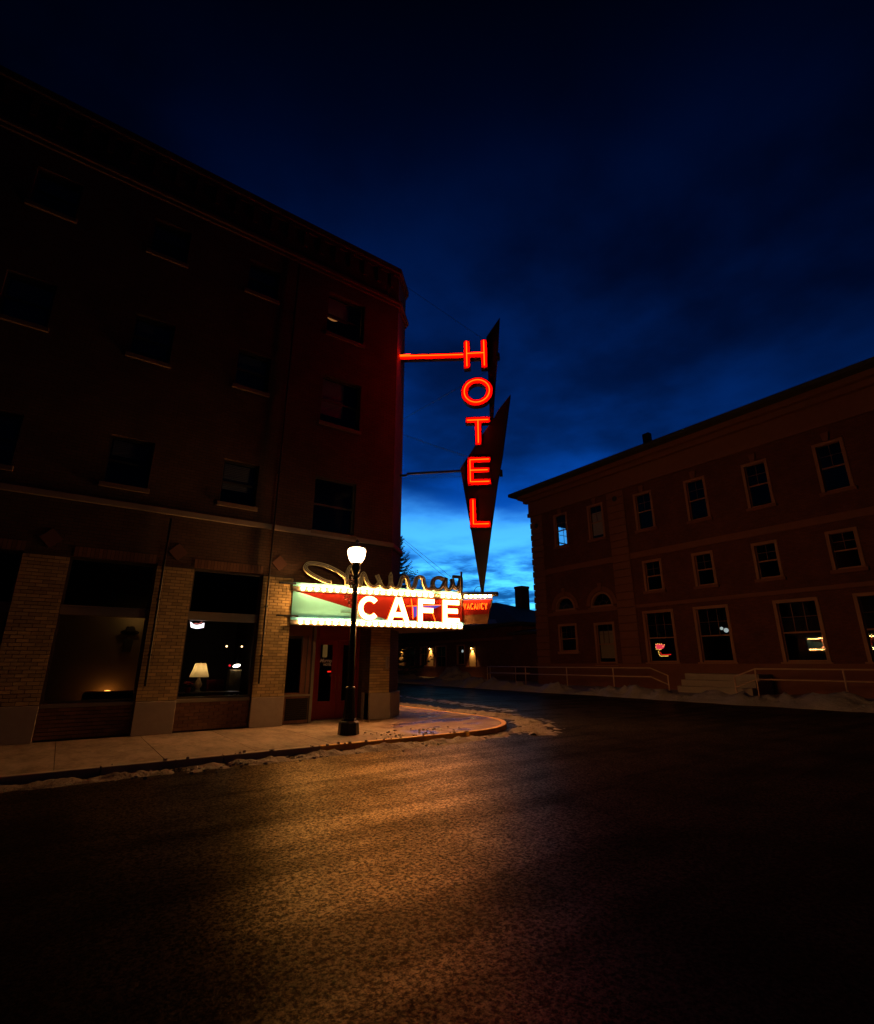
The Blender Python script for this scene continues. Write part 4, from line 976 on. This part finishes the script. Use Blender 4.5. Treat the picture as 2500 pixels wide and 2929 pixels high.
MB().lathe(LPn.P(au,0,.16), [(.12,.02),(.12,.04),(.02,.06),(.02,az-.13)], 12).build('stand', M_black, al)
pk_u, pk_z = LPn.px(400, 1755, .35)
pkl = thing('picture_light', 'small warm lamp lighting the back wall of the left shop from above', 'lamp', LPn.P(pk_u, pk_z, .35))
MB().sphere(LPn.P(pk_u, pk_z, .35), .035, 8, 5).build('bulb', emitter('picture_bulb', (1,.58,.16), 40), pkl); MB().tube([LPn.P(pk_u, pk_z+.03, .35), LPn.P(pk_u, 4.38, .35)], .006, 5).build('cord', M_black, pkl)
u, z = lpx(390, 1990)
so = thing('leather_sofa', 'dark leather sofa along the back wall inside the left shop', 'sofa', LPn.P(u-.4, 0, .5))
MB(LPn).box(u-1.3, u+.1, .15, .5, .36, 1.05).build('seat', mat('brown_leather', (.07,.035,.02), .4, var=.2), so, bevel=.04)
MB(LPn).box(u-1.3, u+.1, .4, .98, .30, .50).build('backrest', MATS['brown_leather'], so, bevel=.06)
for uu in (u-1.42, u+.1): MB(LPn).box(uu, uu+.13, .1, .72, .32, 1.05).build('armrest', MATS['brown_leather'], so, bevel=.04)
for uu in (u-1.2, u-.05):
    for dd in (.4,.95): MB(LPn).box(uu, uu+.05, .02, .148, dd, dd+.05).build('leg', MATS['dark_wood'], so)
# entrance side-window lamps
EP = Plane((0, 15.9), (1, 0))
for i, (x_, y_, r_) in enumerate(((821,1833,.02),(822,1841,.026))):
    u, z = EP.px(x_, y_); t_ = thing('hanging_bulb', ['upper of two tiny warm bulbs in the narrow window by the entrance', 'lower of two tiny warm bulbs in the narrow window by the entrance'][i], 'lamp', EP.P(u, z))
    MB().sphere(EP.P(u,z), r_, 8, 5).build('bulb', emitter('warm_spot'), t_) if False else MB().sphere(EP.P(u,z), r_, 8, 5).build('bulb', MATS['warm_spot'], t_)
    MB().tube([EP.P(u,z+.01), EP.P(u,2.88)], .004, 4).build('cord', M_black, t_)

# ------------------------------------------------------------------ civic brick building across the side street
CX = 33.0
CF = Plane((CX, 0), (0, -1), flip=False)      # u runs towards -Y, n must face -X
if CF.n.x > 0: CF.n = -CF.n
cpx = lambda x, y, d=0: CF.px(x, y, d)
civ = thing('civic_building', 'large dark red brick building with arched windows and deep eaves across the street', 'building', (CX, 20, 0))
YC = 31.3; U = lambda y_: -y_
W3 = [(28.57,27.3,11.28,14.0),(24.95,23.65,11.2,13.92),(20.68,19.40,11.08,13.76),(16.75,15.5,10.9,13.65),(12.95,11.7,10.85,13.6),(9.1,7.85,10.8,13.55)]
W2 = [(20.57,19.33,6.6,8.65),(16.92,15.75,6.52,8.58),(13.2,12.0,6.5,8.55),(9.4,8.2,6.5,8.5)]
WG = [(28.83,27.17,2.63,4.65),(25.25,23.67,1.72,4.55),(21.0,18.95,1.77,5.1),(17.33,15.36,1.78,5.08),(12.6,10.6,1.78,5.05),(8.8,6.8,1.78,5.05)]
AR = [(28.06,5.98,.93),(24.46,5.98,.92)]
ch_holes = [(U(a),U(b),z0,z1) for a,b,z0,z1 in W3+W2+WG] + [(U(c+r_),U(c-r_),z0,z0+r_) for c,z0,r_ in AR]
MB(CF).wall(U(YC), U(-6), 0, 16.6, -.24, 0, ch_holes).build('wall', M_cbrick, civ)
# end wall with one tall window through which the sky shows
EN = Plane((0, YC), (1, 0), flip=True)
wa = Plane((0, YC), (1, 0)).px(1596, 1508); wb_ = Plane((0, YC), (1, 0)).px(1624, 1566)
MB(EN).wall(CX+.46, CX+16, 0, 16.6, -.16, -.01, [(wa[0]-.15, wb_[0]+.25, wb_[1]-.25, wa[1]+.05)]).build('end_wall', M_cbrickx, civ)
ew = MB(EN); a, b, z0, z1 = wa[0]-.15, wb_[0]+.25, wb_[1]-.25, wa[1]+.05
for q_ in ((a,a+.06,z0,z1),(b-.06,b,z0,z1),(a+.06,b-.06,z1-.06,z1),(a+.06,b-.06,z0,z0+.06),(a+.06,b-.06,z0+(z1-z0)*.22,z0+(z1-z0)*.22+.10)): ew.box(*q_, -.13, -.06)
ew.box((a+b)/2-.02,(a+b)/2+.02,z0+.06,z1-.06,-.11,-.08); ew.box(a+.06,b-.06,z0+(z1-z0)*.6,z0+(z1-z0)*.6+.04,-.112,-.078)
ewo = ew.build('window', M_frame, civ); MB(EN).box(a+.06,b-.06,z0+.06,z1-.06,-.096,-.09).build('pane', M_glass, ewo)
MB().wbox(CX+16.02, CX+16.4, -6, YC, 0, 16.6).build('rear_wall', M_cbrick, civ)
MB().wbox(CX+.46, CX+16, -6.3, -5.9, 0, 16.6).build('far_end_wall', M_cbrickx, civ)
for zf in (5.5, 10.0): MB().wbox(CX+.47, CX+15.9, -5.9, YC-.5, zf, zf+.2).build('floor_slab', M_dark, civ)
MB().wbox(CX+.47, CX+15.9, 26.0, 26.15, 10.3, 16.0).build('partition', M_dark, civ); MB().wbox(CX+5, CX+5.15, -5.8, YC-.5, .1, 5.4).build('partition', M_dark, civ); MB().wbox(CX+6, CX+6.15, -5.8, 25.9, 5.8, 15.9).build('partition', M_dark, civ)
# plinth, water table, band, cornice, eaves
def cband(z0, z1, p, name, m, ya=YC, yb=-6, bev=.015):
    o = MB(CF).box(U(ya)-p, U(yb), z0, z1, .002, p).build(name, m, civ, bevel=bev)
    return o
cband(0, 1.55, .12, 'plinth', M_cpale); cband(1.552, 1.68, .18, 'plinth_cap', M_cpale)
for ya, yb in ((29.95, 23.1), (21.55, -6)):
    MB(CF).box(U(ya), U(yb), 5.50, 5.72, .002, .10).build('water_table', M_cpale, civ); MB(CF).box(U(ya), U(yb), 9.08, 9.5, .002, .10).build('band', M_cpale, civ)
cband(14.55, 14.9, .26, 'architrave', M_cpale); cband(14.905, 15.9, .18, 'frieze', M_cpale); cband(15.905, 16.25, .5, 'cornice', M_cpale); cband(16.255, 16.6, .85, 'cornice', M_cpale)
EV = 1.45
rf = MB()
x0, x1, y0, y1 = CX-EV, CX+16+EV, -7.5, YC+EV
zE = 16.62
rf.add([(x0,y0,zE),(x1,y0,zE),(x1,y1,zE),(x0,y1,zE),(x0,y0,zE+.28),(x1,y0,zE+.28),(x1,y1,zE+.28),(x0,y1,zE+.28),(CX+8,y0+9,zE+2.2),(CX+8,y1-9,zE+2.2)],
       [(3,2,1,0),(0,1,5,4),(1,2,6,5),(2,3,7,6),(3,0,4,7),(4,5,8),(6,7,9),(5,6,9,8),(7,4,8,9)])
rfo = rf.build('roof', M_shingle, civ)
vz = Plane((CX-.6,0),(0,-1)).px(1850, 1245); MB().wbox(CX-.8, CX-.4, -vz[0]-.25, -vz[0]+.25, 16.92, vz[1]+.1).build('roof_vent', M_black, rfo)
# corner quoins and pilaster blocks, each a stone proud of its joint
z = 1.70; k = 0
while z < 14.4:
    h = .56
    p = .10 if k % 2 else .04
    MB().wbox(CX-.10, CX+.5, 29.98, YC+p+.02, z, z+h-.05).build('quoin', M_cpale, civ, bevel=.02)
    MB(CF).box(U(23.08), U(21.57), z, z+h-.04, .002, .12).build('pilaster_block', M_cpale, civ, bevel=.02)
    z += h; k += 1
for yy in (30.6, 22.3):
    zc = 13.95 if yy < 25 else 13.6
    m = MB(CF); m.prism([(U(yy)+.36*math.cos(R(a)), zc+.36*math.sin(R(a))) for a in range(0,360,20)], .10, .16)
    o = m.build('medallion', M_cpale, civ, bevel=.02); MB(CF).prism([(U(yy)+.22*math.cos(R(a)), zc+.22*math.sin(R(a))) for a in range(0,360,20)], .161, .175).build('medallion_boss', mat('dark_bronze', (.03,.025,.02), .5), o)
M_munt = mat('dull_muntin', (.17,.09,.06), .6)
M_blind = mat('pale_roller_blind', (.42,.33,.25), .9)
def cwin(ya, yb, z0, z1, cols, ground=False, blind=False):
    a, b = U(ya), U(yb); w = MB(CF); t = .13 if ground else .12
    for q_ in ((a-t,a+.05,z0-.02,z1+t),(b-.05,b+t,z0-.02,z1+t),(a+.05,b-.05,z1-.05,z1+t)): w.box(*q_, -.2, .055)
    o = w.build('window', M_ctrim, civ, bevel=.01)
    zm = z0 + (z1-z0)*(.5 if not ground else .48)
    s = MB(CF)
    s.box(a+.05,b-.05,z0,z0+.09,-.19,-.10); s.box(a+.05,b-.05,zm-.04,zm+.04,-.18,-.09)
    s.box(a+.05,a+.10,z0+.09,z1-.05,-.18,-.11); s.box(b-.10,b-.05,z0+.09,z1-.05,-.18,-.11)
    s.build('sash', M_ctrim, o)
    n = cols
    for k in range(1, n): MB(CF).box(a+.1+(b-a-.2)*k/n-.014, a+.1+(b-a-.2)*k/n+.014, zm+.04, z1-.05, -.165, -.13).build('muntin', M_munt, o)
    zz = zm+(z1-zm)*.5; MB(CF).box(a+.1, b-.1, zz-.014, zz+.014, -.164, -.131).build('muntin', M_munt, o)
    MB(CF).box(a+.1,b-.1,z0+.09,zm-.04,-.152,-.146).build('pane', M_glass, o); MB(CF).box(a+.1,b-.1,zm+.04,z1-.05,-.152,-.146).build('pane', M_glass, o)
    MB(CF).box(a-t-.1, b+t+.1, z0-.22, z0-.022, -.2, .16).build('sill', M_cpale if not ground else M_ctrim, o, bevel=.015)
    if not ground and z0 > 10:
        c = (a+b)/2; MB(CF).prism([(c-.13,z1+t+.002),(c+.13,z1+t+.002),(c+.2,z1+.62),(c-.2,z1+.62)], .002, .13).build('keystone', M_cpale, o, bevel=.015)
    if blind: MB(CF).box(a+.1, b-.1, z0+(z1-z0)*.12, z1-.5, -.30, -.29).build('blind', M_blind, o)
for i, w in enumerate(W3): cwin(*w, 2, blind=(i == 1))
for w in W2: cwin(*w, 2)
for i, w in enumerate(WG): cwin(*w, 3 if i >= 2 else 3, True, blind=(i == 1))
for c, z0, r_ in AR:
    w = MB(CF); ribbon_solid(w, arcp(U(c), z0, r_+.02, r_+.02, 0, 180, 18), .16, -.2, .06); w.box(U(c)-r_-.1, U(c)+r_+.1, z0-.14, z0, -.2, .06)
    o = w.build('arched_window', M_ctrim, civ)
    MB(CF).prism([(U(c),z0)] + arcp(U(c), z0, r_-.05, r_-.05, 0, 180, 16), -.152, -.146).build('pane', M_glass, o)
    m = MB(CF); ribbon_solid(m, arcp(U(c), z0, r_*.38, r_*.38, 0, 180, 10), .03, -.165, -.13)
    for a in (30, 90, 150): m.tube([CF.P(U(c)+r_*.38*math.cos(R(a)), z0+r_*.38*math.sin(R(a)), -.145), CF.P(U(c)+(r_-.05)*math.cos(R(a)), z0+(r_-.05)*math.sin(R(a)), -.145)], .018, 5)
    m.build('muntin', M_munt, o)
    hood = MB(CF); ribbon_solid(hood, arcp(U(c), z0, r_+.32, r_+.32, 0, 180, 18), .32, .002, .09); hood.build('arch_hood', M_cpale, o)
    MB(CF).prism([(U(c)-.12,z0+r_+.2),(U(c)+.12,z0+r_+.2),(U(c)+.18,z0+r_+.75),(U(c)-.18,z0+r_+.75)], .0905, .16).build('keystone', M_cpale, o)
    # corners of the square hole above the arch
    fl_ = MB(CF)
    for s_ in (-1, 1):
        pts = [(U(c)+s_*r_*1.0, z0+r_)] + [(U(c)+s_*r_*math.cos(R(a)), z0+r_*math.sin(R(a))) for a in range(0, 91, 15)]
        fl_.prism(pts, -.3, -.003)
    fl_.build('spandrel', M_cbrick, o)
    MB(CF).box(U(c)-r_-.34, U(c)+r_+.34, z0-.42, z0-.142, .002, .11).build('impost', M_cpale, o)
# neon in the third ground window, added globes in place of lamp reflections in the fourth
NW = Plane((CX+.75, 0), (0, -1)); NW.n = Vector((-1,0,0)); nw = lambda x, y: NW.px(1500+x/2.68, 1380+y/2.68)
hatn = thing('bar_neon', 'pink and yellow neon sign glowing inside a ground floor window of the brick building', 'sign', NW.P(*nw(1040,1290)))
MB(NW).prism([nw(*p_) for p_ in ((1005,1240),(1035,1236),(1075,1246),(1068,1268),(1040,1282),(1010,1274))], -.02, .0).build('pink_tubes', emitter('pink_glow', (1,.05,.09), 1.0), hatn)
for i, (x_, y_) in enumerate(((1010,1240),(1024,1237),(1038,1240),(1052,1238),(1074,1244),(1008,1262),(1012,1278),(1024,1279),(1036,1282),(1048,1279),(1064,1256),(1030,1294),(1032,1306),(1036,1318),(1042,1328),(1052,1331),(1062,1331),(1072,1331),(1082,1331),(1092,1331),(1102,1330))):
    MB().sphere(NW.P(*nw(x_,y_), .02), .032, 6, 4).build('sign_bulb', emitter('yellow_bulb', (1,.55,.08), 1.6), hatn)
MB().tube([NW.P(*nw(*p_), .03) for p_ in ((1045,1300),(1052,1320),(1085,1321),(1125,1318))], .028, 6).build('red_tube', emitter('deep_red_neon', (1,.02,.01), .9), hatn)
for p_ in ((1030,1160),(1040,1170),(1036,1190),(1042,1210),(1038,1225)): MB().sphere(NW.P(*nw(*p_), .0), .02, 5, 4).build('string_bulb', emitter('faint_green', (.4,.42,.1), .10), hatn)
MB().tube([NW.P(*nw(1040,1236)), NW.P(nw(1040,1236)[0], 5.4)], .01, 5).build('hanger', M_black, hatn)
for i, (x_, y_, r_) in enumerate(((1500,1118,.10),(1535,1132,.14))):
    t_ = thing('globe_pendant', ['smaller pale globe lamp behind the rightmost ground floor window', 'larger pale globe lamp behind the rightmost ground floor window'][i], 'lamp', NW.P(*nw(x_,y_)))
    MB().sphere(NW.P(*nw(x_,y_), -.2), r_, 10, 7).build('globe', emitter('pale_globe', (.75,.85,.78), .55), t_, smooth=True); MB().tube([NW.P(*nw(x_,y_), -.2), NW.P(nw(x_,y_)[0], 5.45, -.2)], .012, 5).build('rod', M_black, t_)

# ------------------------------------------------------------------ low depot wing beyond
LX0 = 38.0; LF = Plane((LX0, 0), (0, -1)); LF.n = Vector((-1,0,0)); lf = lambda x, y, d=0: LF.px(x, y, d)
dep = thing('depot_wing', 'long low brick depot wing with hipped roof and wall sconces beyond the marquee', 'building', (LX0, 55, 0))
dh = []
for x0_, x1_, y0_, y1_ in ((1160,1186,1850,1916),(1203,1222,1850,1904),(1247,1276,1850,1925),(1308,1329,1850,1900)):
    a, z1 = lf(x0_, y0_); b, z0 = lf(x1_, y1_); dh.append((a, b, max(z0, .15), 3.7))
MB(LF).wall(-90, -38.2, -.1, 5.4, -.4, 0, dh).build('wall', M_cbrick, dep)
MB().wbox(LX0+.41, LX0+12, 38.2, 38.6, -.1, 5.4).build('end_wall', M_cbrickx, dep); MB().wbox(LX0+12.01, LX0+12.4, 38.2, 90, -.1, 5.4).build('rear_wall', M_cbrick, dep)
MB().wbox(LX0+3, LX0+3.1, 38.7, 90, 0, 5.3).build('partition', M_dark, dep)
for i, (a, b, z0, z1) in enumerate(dh):
    nm = 'door' if z0 < .5 else 'window'
    w = MB(LF)
    for q_ in ((a-.12,a+.04,z0-.1,z1+.1),(b-.04,b+.12,z0-.1,z1+.1),(a+.04,b-.04,z1-.05,z1+.1),(a+.04,b-.04,z0-.1,z0+.05)): w.box(*q_, -.2, .05)
    o = w.build(nm, M_ctrim, dep); MB(LF).box(a+.04,b-.04,z0+.05,z1-.05,-.12,-.11).build('pane', M_glass, o)
    MB(LF).box((a+b)/2-.02,(a+b)/2+.02,z0+.05,z1-.05,-.105,-.08).build('muntin', M_ctrim, o); zz = z0+(z1-z0)*.62; MB(LF).box(a+.04,b-.04,zz-.03,zz+.03,-.1,-.078).build('transom', M_ctrim, o)
MB(LF).box(-90, -38.2, -.1, 1.2, .002, .1).build('plinth', M_cpale, dep); MB(LF).box(-90, -38.2, 1.202, 1.34, .002, .16).build('plinth_cap', M_cpale, dep)
MB(LF).box(-90, -38.2, 4.1, 4.4, .002, .12).build('band', M_cpale, dep)
z0 = 5.42; xa, xb, ya, yb = LX0-1.8, LX0+13.5, 36.9, 92
rfm = MB().add([(xa,ya,z0),(xb,ya,z0),(xb,yb,z0),(xa,yb,z0),(xa,ya,z0+.25),(xb,ya,z0+.25),(xb,yb,z0+.25),(xa,yb,z0+.25),(LX0+6,ya+11.7,9.15),(LX0+6,yb-8,9.15)], [(3,2,1,0),(0,1,5,4),(1,2,6,5),(2,3,7,6),(3,0,4,7),(4,5,8),(6,7,9),(5,6,9,8),(7,4,8,9)])
rfo2 = rfm.build('roof', M_shingle, dep)
# snow lying on the lower part of the roof slope
tag(MB().add([(xa+.05,40,z0+.28),(xa+.05,44.5,z0+.28),(xa+1.7,45.3,z0+1.06),(xa+1.2,41.6,z0+.83)], [(0,1,2,3)]).build('roof_snow', M_snow, rfo2), kind='stuff')
# chimney stack
CPn = Plane((LX0+9, 0), (0, -1)); kc, kz1 = CPn.px(1492, 1678); kc = -kc
ck = MB().wbox(LX0+8.35, LX0+9.65, kc-.65, kc+.65, 5.5, kz1-.3).build('chimney', M_cbrick, dep)
MB().wbox(LX0+8.28, LX0+9.72, kc-.72, kc+.72, kz1-.299, kz1).build('chimney_cap', M_cpale, ck, bevel=.05)
# low snow-edged link roof against the civic building
lk = thing('link_passage', 'low snow edged connecting passage between the depot wing and the brick building', 'building', (36, 35, 0))
MB().wbox(36.5, 44, 31.6, 38.1, -.1, 4.4).build('wall', M_cbrick, lk)
MB().add([(35.8,31.5,4.42),(45,31.5,4.42),(45,38.15,4.42),(35.8,38.15,4.42),(35.8,31.5,4.62),(45,31.5,5.9),(45,38.15,5.9),(35.8,38.15,4.62)], [(3,2,1,0),(4,5,6,7),(0,1,5,4),(1,2,6,5),(2,3,7,6),(3,0,4,7)]).build('roof', M_shingle, lk)
tag(MB().add([(35.85,31.6,4.64),(35.85,36.6,4.64),(37.0,36.2,4.81),(38.2,31.6,4.99)], [(0,1,2,3)]).build('roof_snow', M_snow, lk), kind='stuff')
# wall sconces with their own light
def sconce(x, y, lab, watts):
    u, z = lf(x, y); p = LF.P(u, z, .22)
    s = thing('wall_sconce', lab, 'wall lamp', LF.P(u, z, .1), 'sconces on the depot wing')
    MB(LF).box(u-.09, u+.09, z+.10, z+.42, .051, .09).build('back_plate', M_black, s)
    MB().lathe(p, [(.22,.10),(.19,.18),(.08,.26),(.03,.3)], 12).build('shade', M_black, s)
    MB(LF).box(u-.55, u+.55, 1.36, 3.6, .0015, .05).build('pier_panel', mat('pale_pier', (.5,.36,.2), .8, var=.2, vscale=3), dep)  # panel added and paled so the wall under the sconce looks brighter lit
    MB().sphere(p+Vector((0,0,.06)), .07, 8, 6).build('bulb', emitter('sconce_bulb', (1,.55,.16), 22), s)
    l = bpy.data.lights.new('sconce_light', 'SPOT'); l.energy = watts; l.color = (1,.5,.13); l.spot_size = R(84); l.spot_blend = .7; l.shadow_soft_size = .06
    o = bpy.data.objects.new('sconce_light', l); COL.objects.link(o); o.location = p + Vector((0,0,-.04)); o.rotation_euler = (0, R(-14), 0); adopt(o, s)
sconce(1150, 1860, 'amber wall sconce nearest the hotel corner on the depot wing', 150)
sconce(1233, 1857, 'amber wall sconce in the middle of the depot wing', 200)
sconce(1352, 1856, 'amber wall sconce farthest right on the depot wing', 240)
dp_ = Plane((LX0+1.2, 0), (0, -1))
for i, (x_, y_, e_) in enumerate(((1323,1863,'pale_globe'),(1314,1852,'warm_spot'),(1253,1861,'warm_spot'))):
    u, z = dp_.px(x_, y_); r_ = (.12,.05,.05)[i]
    t_ = thing('interior_lamp', ['cold white lamp inside the right window of the depot wing', 'tiny warm lamp high in the right window of the depot wing', 'tiny warm lamp above the dark doorway of the depot wing'][i], 'lamp', dp_.P(u, z))
    MB().sphere(dp_.P(u,z), r_, 8, 6, 1.6 if i == 0 else 1).build('bulb', MATS[e_], t_); MB().tube([dp_.P(u,z), dp_.P(u,5.3)], .01, 4).build('cord', M_black, t_)

# ------------------------------------------------------------------ far sidewalk, rails, snow
fs_ = MB().wprism([(26.6,-30),(37.9,-30),(37.9,95),(26.6,95)], -.128, .05).build('far_sidewalk', M_concrete); tag(fs_, kind='structure')
RX = 29.5; RP = Plane((RX, 0), (0, -1)); RP.n = Vector((-1,0,0))
def railing(label, ya, yb, posts, slope_end=None, x=RX):
    pl_ = Plane((x,0),(0,-1)); pl_.n = Vector((-1,0,0))
    r_ = thing('railing', label, 'railing', (x, (ya+yb)/2, .05), 'pipe railings in front of the brick building')
    zt, zm = 1.42, .90
    top = [(-ya,zt),(-yb,zt)]; mid = [(-ya,zm),(-yb,zm)]
    if slope_end: top += [(-yb+slope_end, zt-.42*abs(slope_end)/1.1)] if slope_end > 0 else []; mid += [(-yb+slope_end, zm-.42)] if slope_end > 0 else []
    if slope_end and slope_end < 0: top = [(-ya+slope_end, zt-.42)] + top; mid = [(-ya+slope_end, zm-.42)] + mid
    for t_ in (top, mid): MB().tube([pl_.P(u,z) for u,z in t_], .034, 8).build('rail', M_rail, r_, smooth=True)
    for y_ in posts: MB().tube([pl_.P(-y_,.05), pl_.P(-y_,zt-.01)], .040, 8).build('post', M_rail, r_, smooth=True)
    if slope_end: y_ = (yb-slope_end if slope_end > 0 else ya-slope_end); MB().tube([pl_.P(-y_,.05), pl_.P(-y_,zt-.40)], .040, 8).build('post', M_rail, r_, smooth=True)
railing('long two bar pipe railing in front of the brick building, left of the steps', 34.0, 18.8, [34.0, 29.5, 25.4, 21.5], 1.1)
railing('short pipe railing at the right side of the steps', 12.8, 4, [12.8, 9, 5], -1.1)
railing('far pipe railing glimpsed behind the long one near the depot wing', 36.5, 31.5, [36.5, 33.2], None, 32.0)
stp = thing('entrance_steps', 'low concrete steps between the two pipe railings', 'steps', (32, 15.3, .05))
for k in range(3): MB().wbox(30.2+.5*k, CX-.2, 13.4, 17.6, .052+.35*k, .05+.35*(k+1)).build('step', M_concrete, stp, bevel=.01)

def snowbank(label, pts, w, h, seed, m, base=-.14, n=160, cross=18, rag=.35):
    """ridge of ploughed snow along a polyline; breaks up at its edges"""
    P = catmull(pts, max(2, n//max(1,len(pts)-1))); vs = []; fs = []
    nz = lambda x, y, k, o: mnoise.fractal(Vector((x*k, y*k, seed+o)), 1.0, 2.0, 5)
    for i, p in enumerate(P):
        p = Vector((p[0], p[1])); q_ = Vector(P[min(i+1,len(P)-1)]) - Vector(P[max(i-1,0)]); d = Vector((q_[0], q_[1])).normalized(); nn = Vector((-d.y, d.x))
        e = min(1, i/8, (len(P)-1-i)/8)
        hh = h*(.8 + .7*nz(p.x, p.y, .35, 0)) * e; ww = w*(1 + .35*nz(p.x, p.y, .8, 9))
        for j in range(cross+1):
            t_ = j/cross*2-1; x_ = p + nn*ww*t_
            z = base - .03 + hh*(1-abs(t_)**1.4)*(1 + .45*nz(x_.x, x_.y, 1.6, 3)) + rag*h*nz(x_.x, x_.y, 3.5, 5)*(1.1-abs(t_))
            vs.append((x_.x, x_.y, z))
    for i in range(len(P)-1):
        for j in range(cross): a = i*(cross+1)+j; fs.append((a, a+1, a+cross+2, a+cross+1))
    o = MB().add(vs, fs).build('snow_bank', m, None, smooth=True); tag(o, label, 'snow', kind='stuff'); return o
snowbank('ploughed snow bank along the far kerb under the pipe railing', [(26.9,-4),(26.7,5),(26.4,14),(26.8,20),(26.6,26),(26.9,33),(27.2,40)], 1.0, .6, 2.0, M_snow, -.14)
snowbank('tall snow heap at the far kerb near the depot wing', [(28.2,35.5),(29.4,39.5),(30.5,43)], 1.8, .95, 5.5, M_snow, -.14, 80)
snowbank('bluish snow heap in front of the depot wing doors', [(31,48),(32,53),(33,58)], 1.8, .85, 8.1, M_snow, -.14, 80)
snowbank('ragged slush ridge in the side street gutter round the corner', [(10.4,10.5),(11.6,11.3),(12.7,12.6),(13.2,14.4),(13.2,17),(13.0,20),(12.9,26),(12.9,34)], 1.0, .055, 12.3, M_snowdirty, -.13, 420, 30, 2.2)
snowbank('thin dirty slush line along the hotel kerb', [(-6,10.78),(0,10.75),(3,10.74),(5,10.76),(7.2,10.72),(8.8,10.68),(10,10.75)], .42, .10, 15.7, M_snowdirty, -.13, 420, 18, .7)
snowbank('frozen slush patches lying on the side street', [(14.8,15.5),(15.6,20),(16.2,26),(16.6,34)], 1.2, .03, 21.0, M_snow, -.125, 260, 22, 1.2)
# loose snow crumbs by the kerb
random.seed(9); cr_ = MB()
for i in range(300):
    if i < 250: x_, y_ = random.uniform(1,9.2), 10.75 + random.gauss(0,.22)
    else: x_, y_ = random.uniform(6.4,9.2), random.uniform(11.2,12.4)
    zb_ = -.13 if y_ < KY else .0
    if KY-.02 < y_ < KY+.17: zb_ = .006
    r_ = random.uniform(.008,.03)
    c = Vector((x_, y_, zb_+r_*.5)); vs = [c+Vector((random.uniform(.6,1)*r_*sx, random.uniform(.6,1)*r_*sy, random.uniform(.5,.9)*r_*sz)) for sx in (-1,1) for sy in (-1,1) for sz in (-1,1)]
    cr_.add(vs, [(0,1,3,2),(4,6,7,5),(0,4,5,1),(2,3,7,6),(0,2,6,4),(1,5,7,3)])
tag(cr_.build('snow_crumbs', M_snow, None), 'loose crumbs of snow scattered along the hotel kerb', 'snow', kind='stuff')

# ------------------------------------------------------------------ spruce behind the hotel corner
def spruce(x, y, H, rmax, label):
    t_ = thing('spruce_tree', label, 'tree', (x, y, -.1)); random.seed(21)
    MB().tube([(x,y,-.1),(x+.05,y,H*.4),(x,y+.04,H*.8),(x,y,H)], .2, 8, radii=[.26,.18,.08,.01]).build('trunk', M_bark, t_)
    br = MB(); nd = MB(); z = 1.2
    while z < H-.3:
        L_ = rmax*(1-z/H)**.85 + .12
        for k in range(11):
            a = random.uniform(0, 6.28); l = L_*random.uniform(.7,1.1); d = Vector((math.cos(a), math.sin(a), 0)); s = Vector((-d.y, d.x, 0))
            pts = [Vector((x,y,z)) + d*l*f + Vector((0,0,l*(-.36*f + .62*f**2.8))) for f in (0,.2,.4,.6,.8,1.0)]
            br.tube(pts, .02, 4, radii=[.035,.03,.022,.016,.01,.004])
            for f in [i/16 for i in range(2,17)]:
                i = min(4, int(f*5)); p = pts[i].lerp(pts[i+1], f*5-i) if f < 1 else pts[5]
                for sg in (-1,1):
                    ln = (.17+.36*(1-f))*min(1.2,l)*random.uniform(.7,1.2); dr_ = (d*.75 + s*sg*.8 + Vector((0,0,random.uniform(-.35,.1)))).normalized()
                    wv = d*.05 + Vector((0,0,-.07))
                    nd.add([p, p+dr_*ln*.5+wv, p+dr_*ln, p+dr_*ln*.45-wv], [(0,1,2,3)])
                nd.add([p+s*.03, p-s*.03, p-s*.02+Vector((0,0,-.10-.06*random.random())), p+s*.03+Vector((0,0,-.12))], [(0,1,2,3)])
        z += .36 + .012*(H-z)
    tag(br.build('branches', M_bark, t_), kind='stuff'); nd.build('crown', M_needle, t_)
ang = YAW + math.atan((1250-1112)/1505); D = 58
spruce(D*math.cos(ang), D*math.sin(ang), 18.2, 6.0, 'dark spruce with upturned branch tips peeping out behind the hotel corner')
# utility wires crossing the gap
VPn = Plane((30, 0), (0, -1)); 
def vw(x, y): u, z = VPn.px(x, y); return VPn.P(u, z)
wire(vw(1120,1515), vw(1330,1682), .0, 'upper of two utility wires falling across the bright sky', .018, 'utility_wire')
wire(vw(1120,1517), vw(1300,1672), .12, 'lower of two utility wires falling across the bright sky', .018, 'utility_wire')
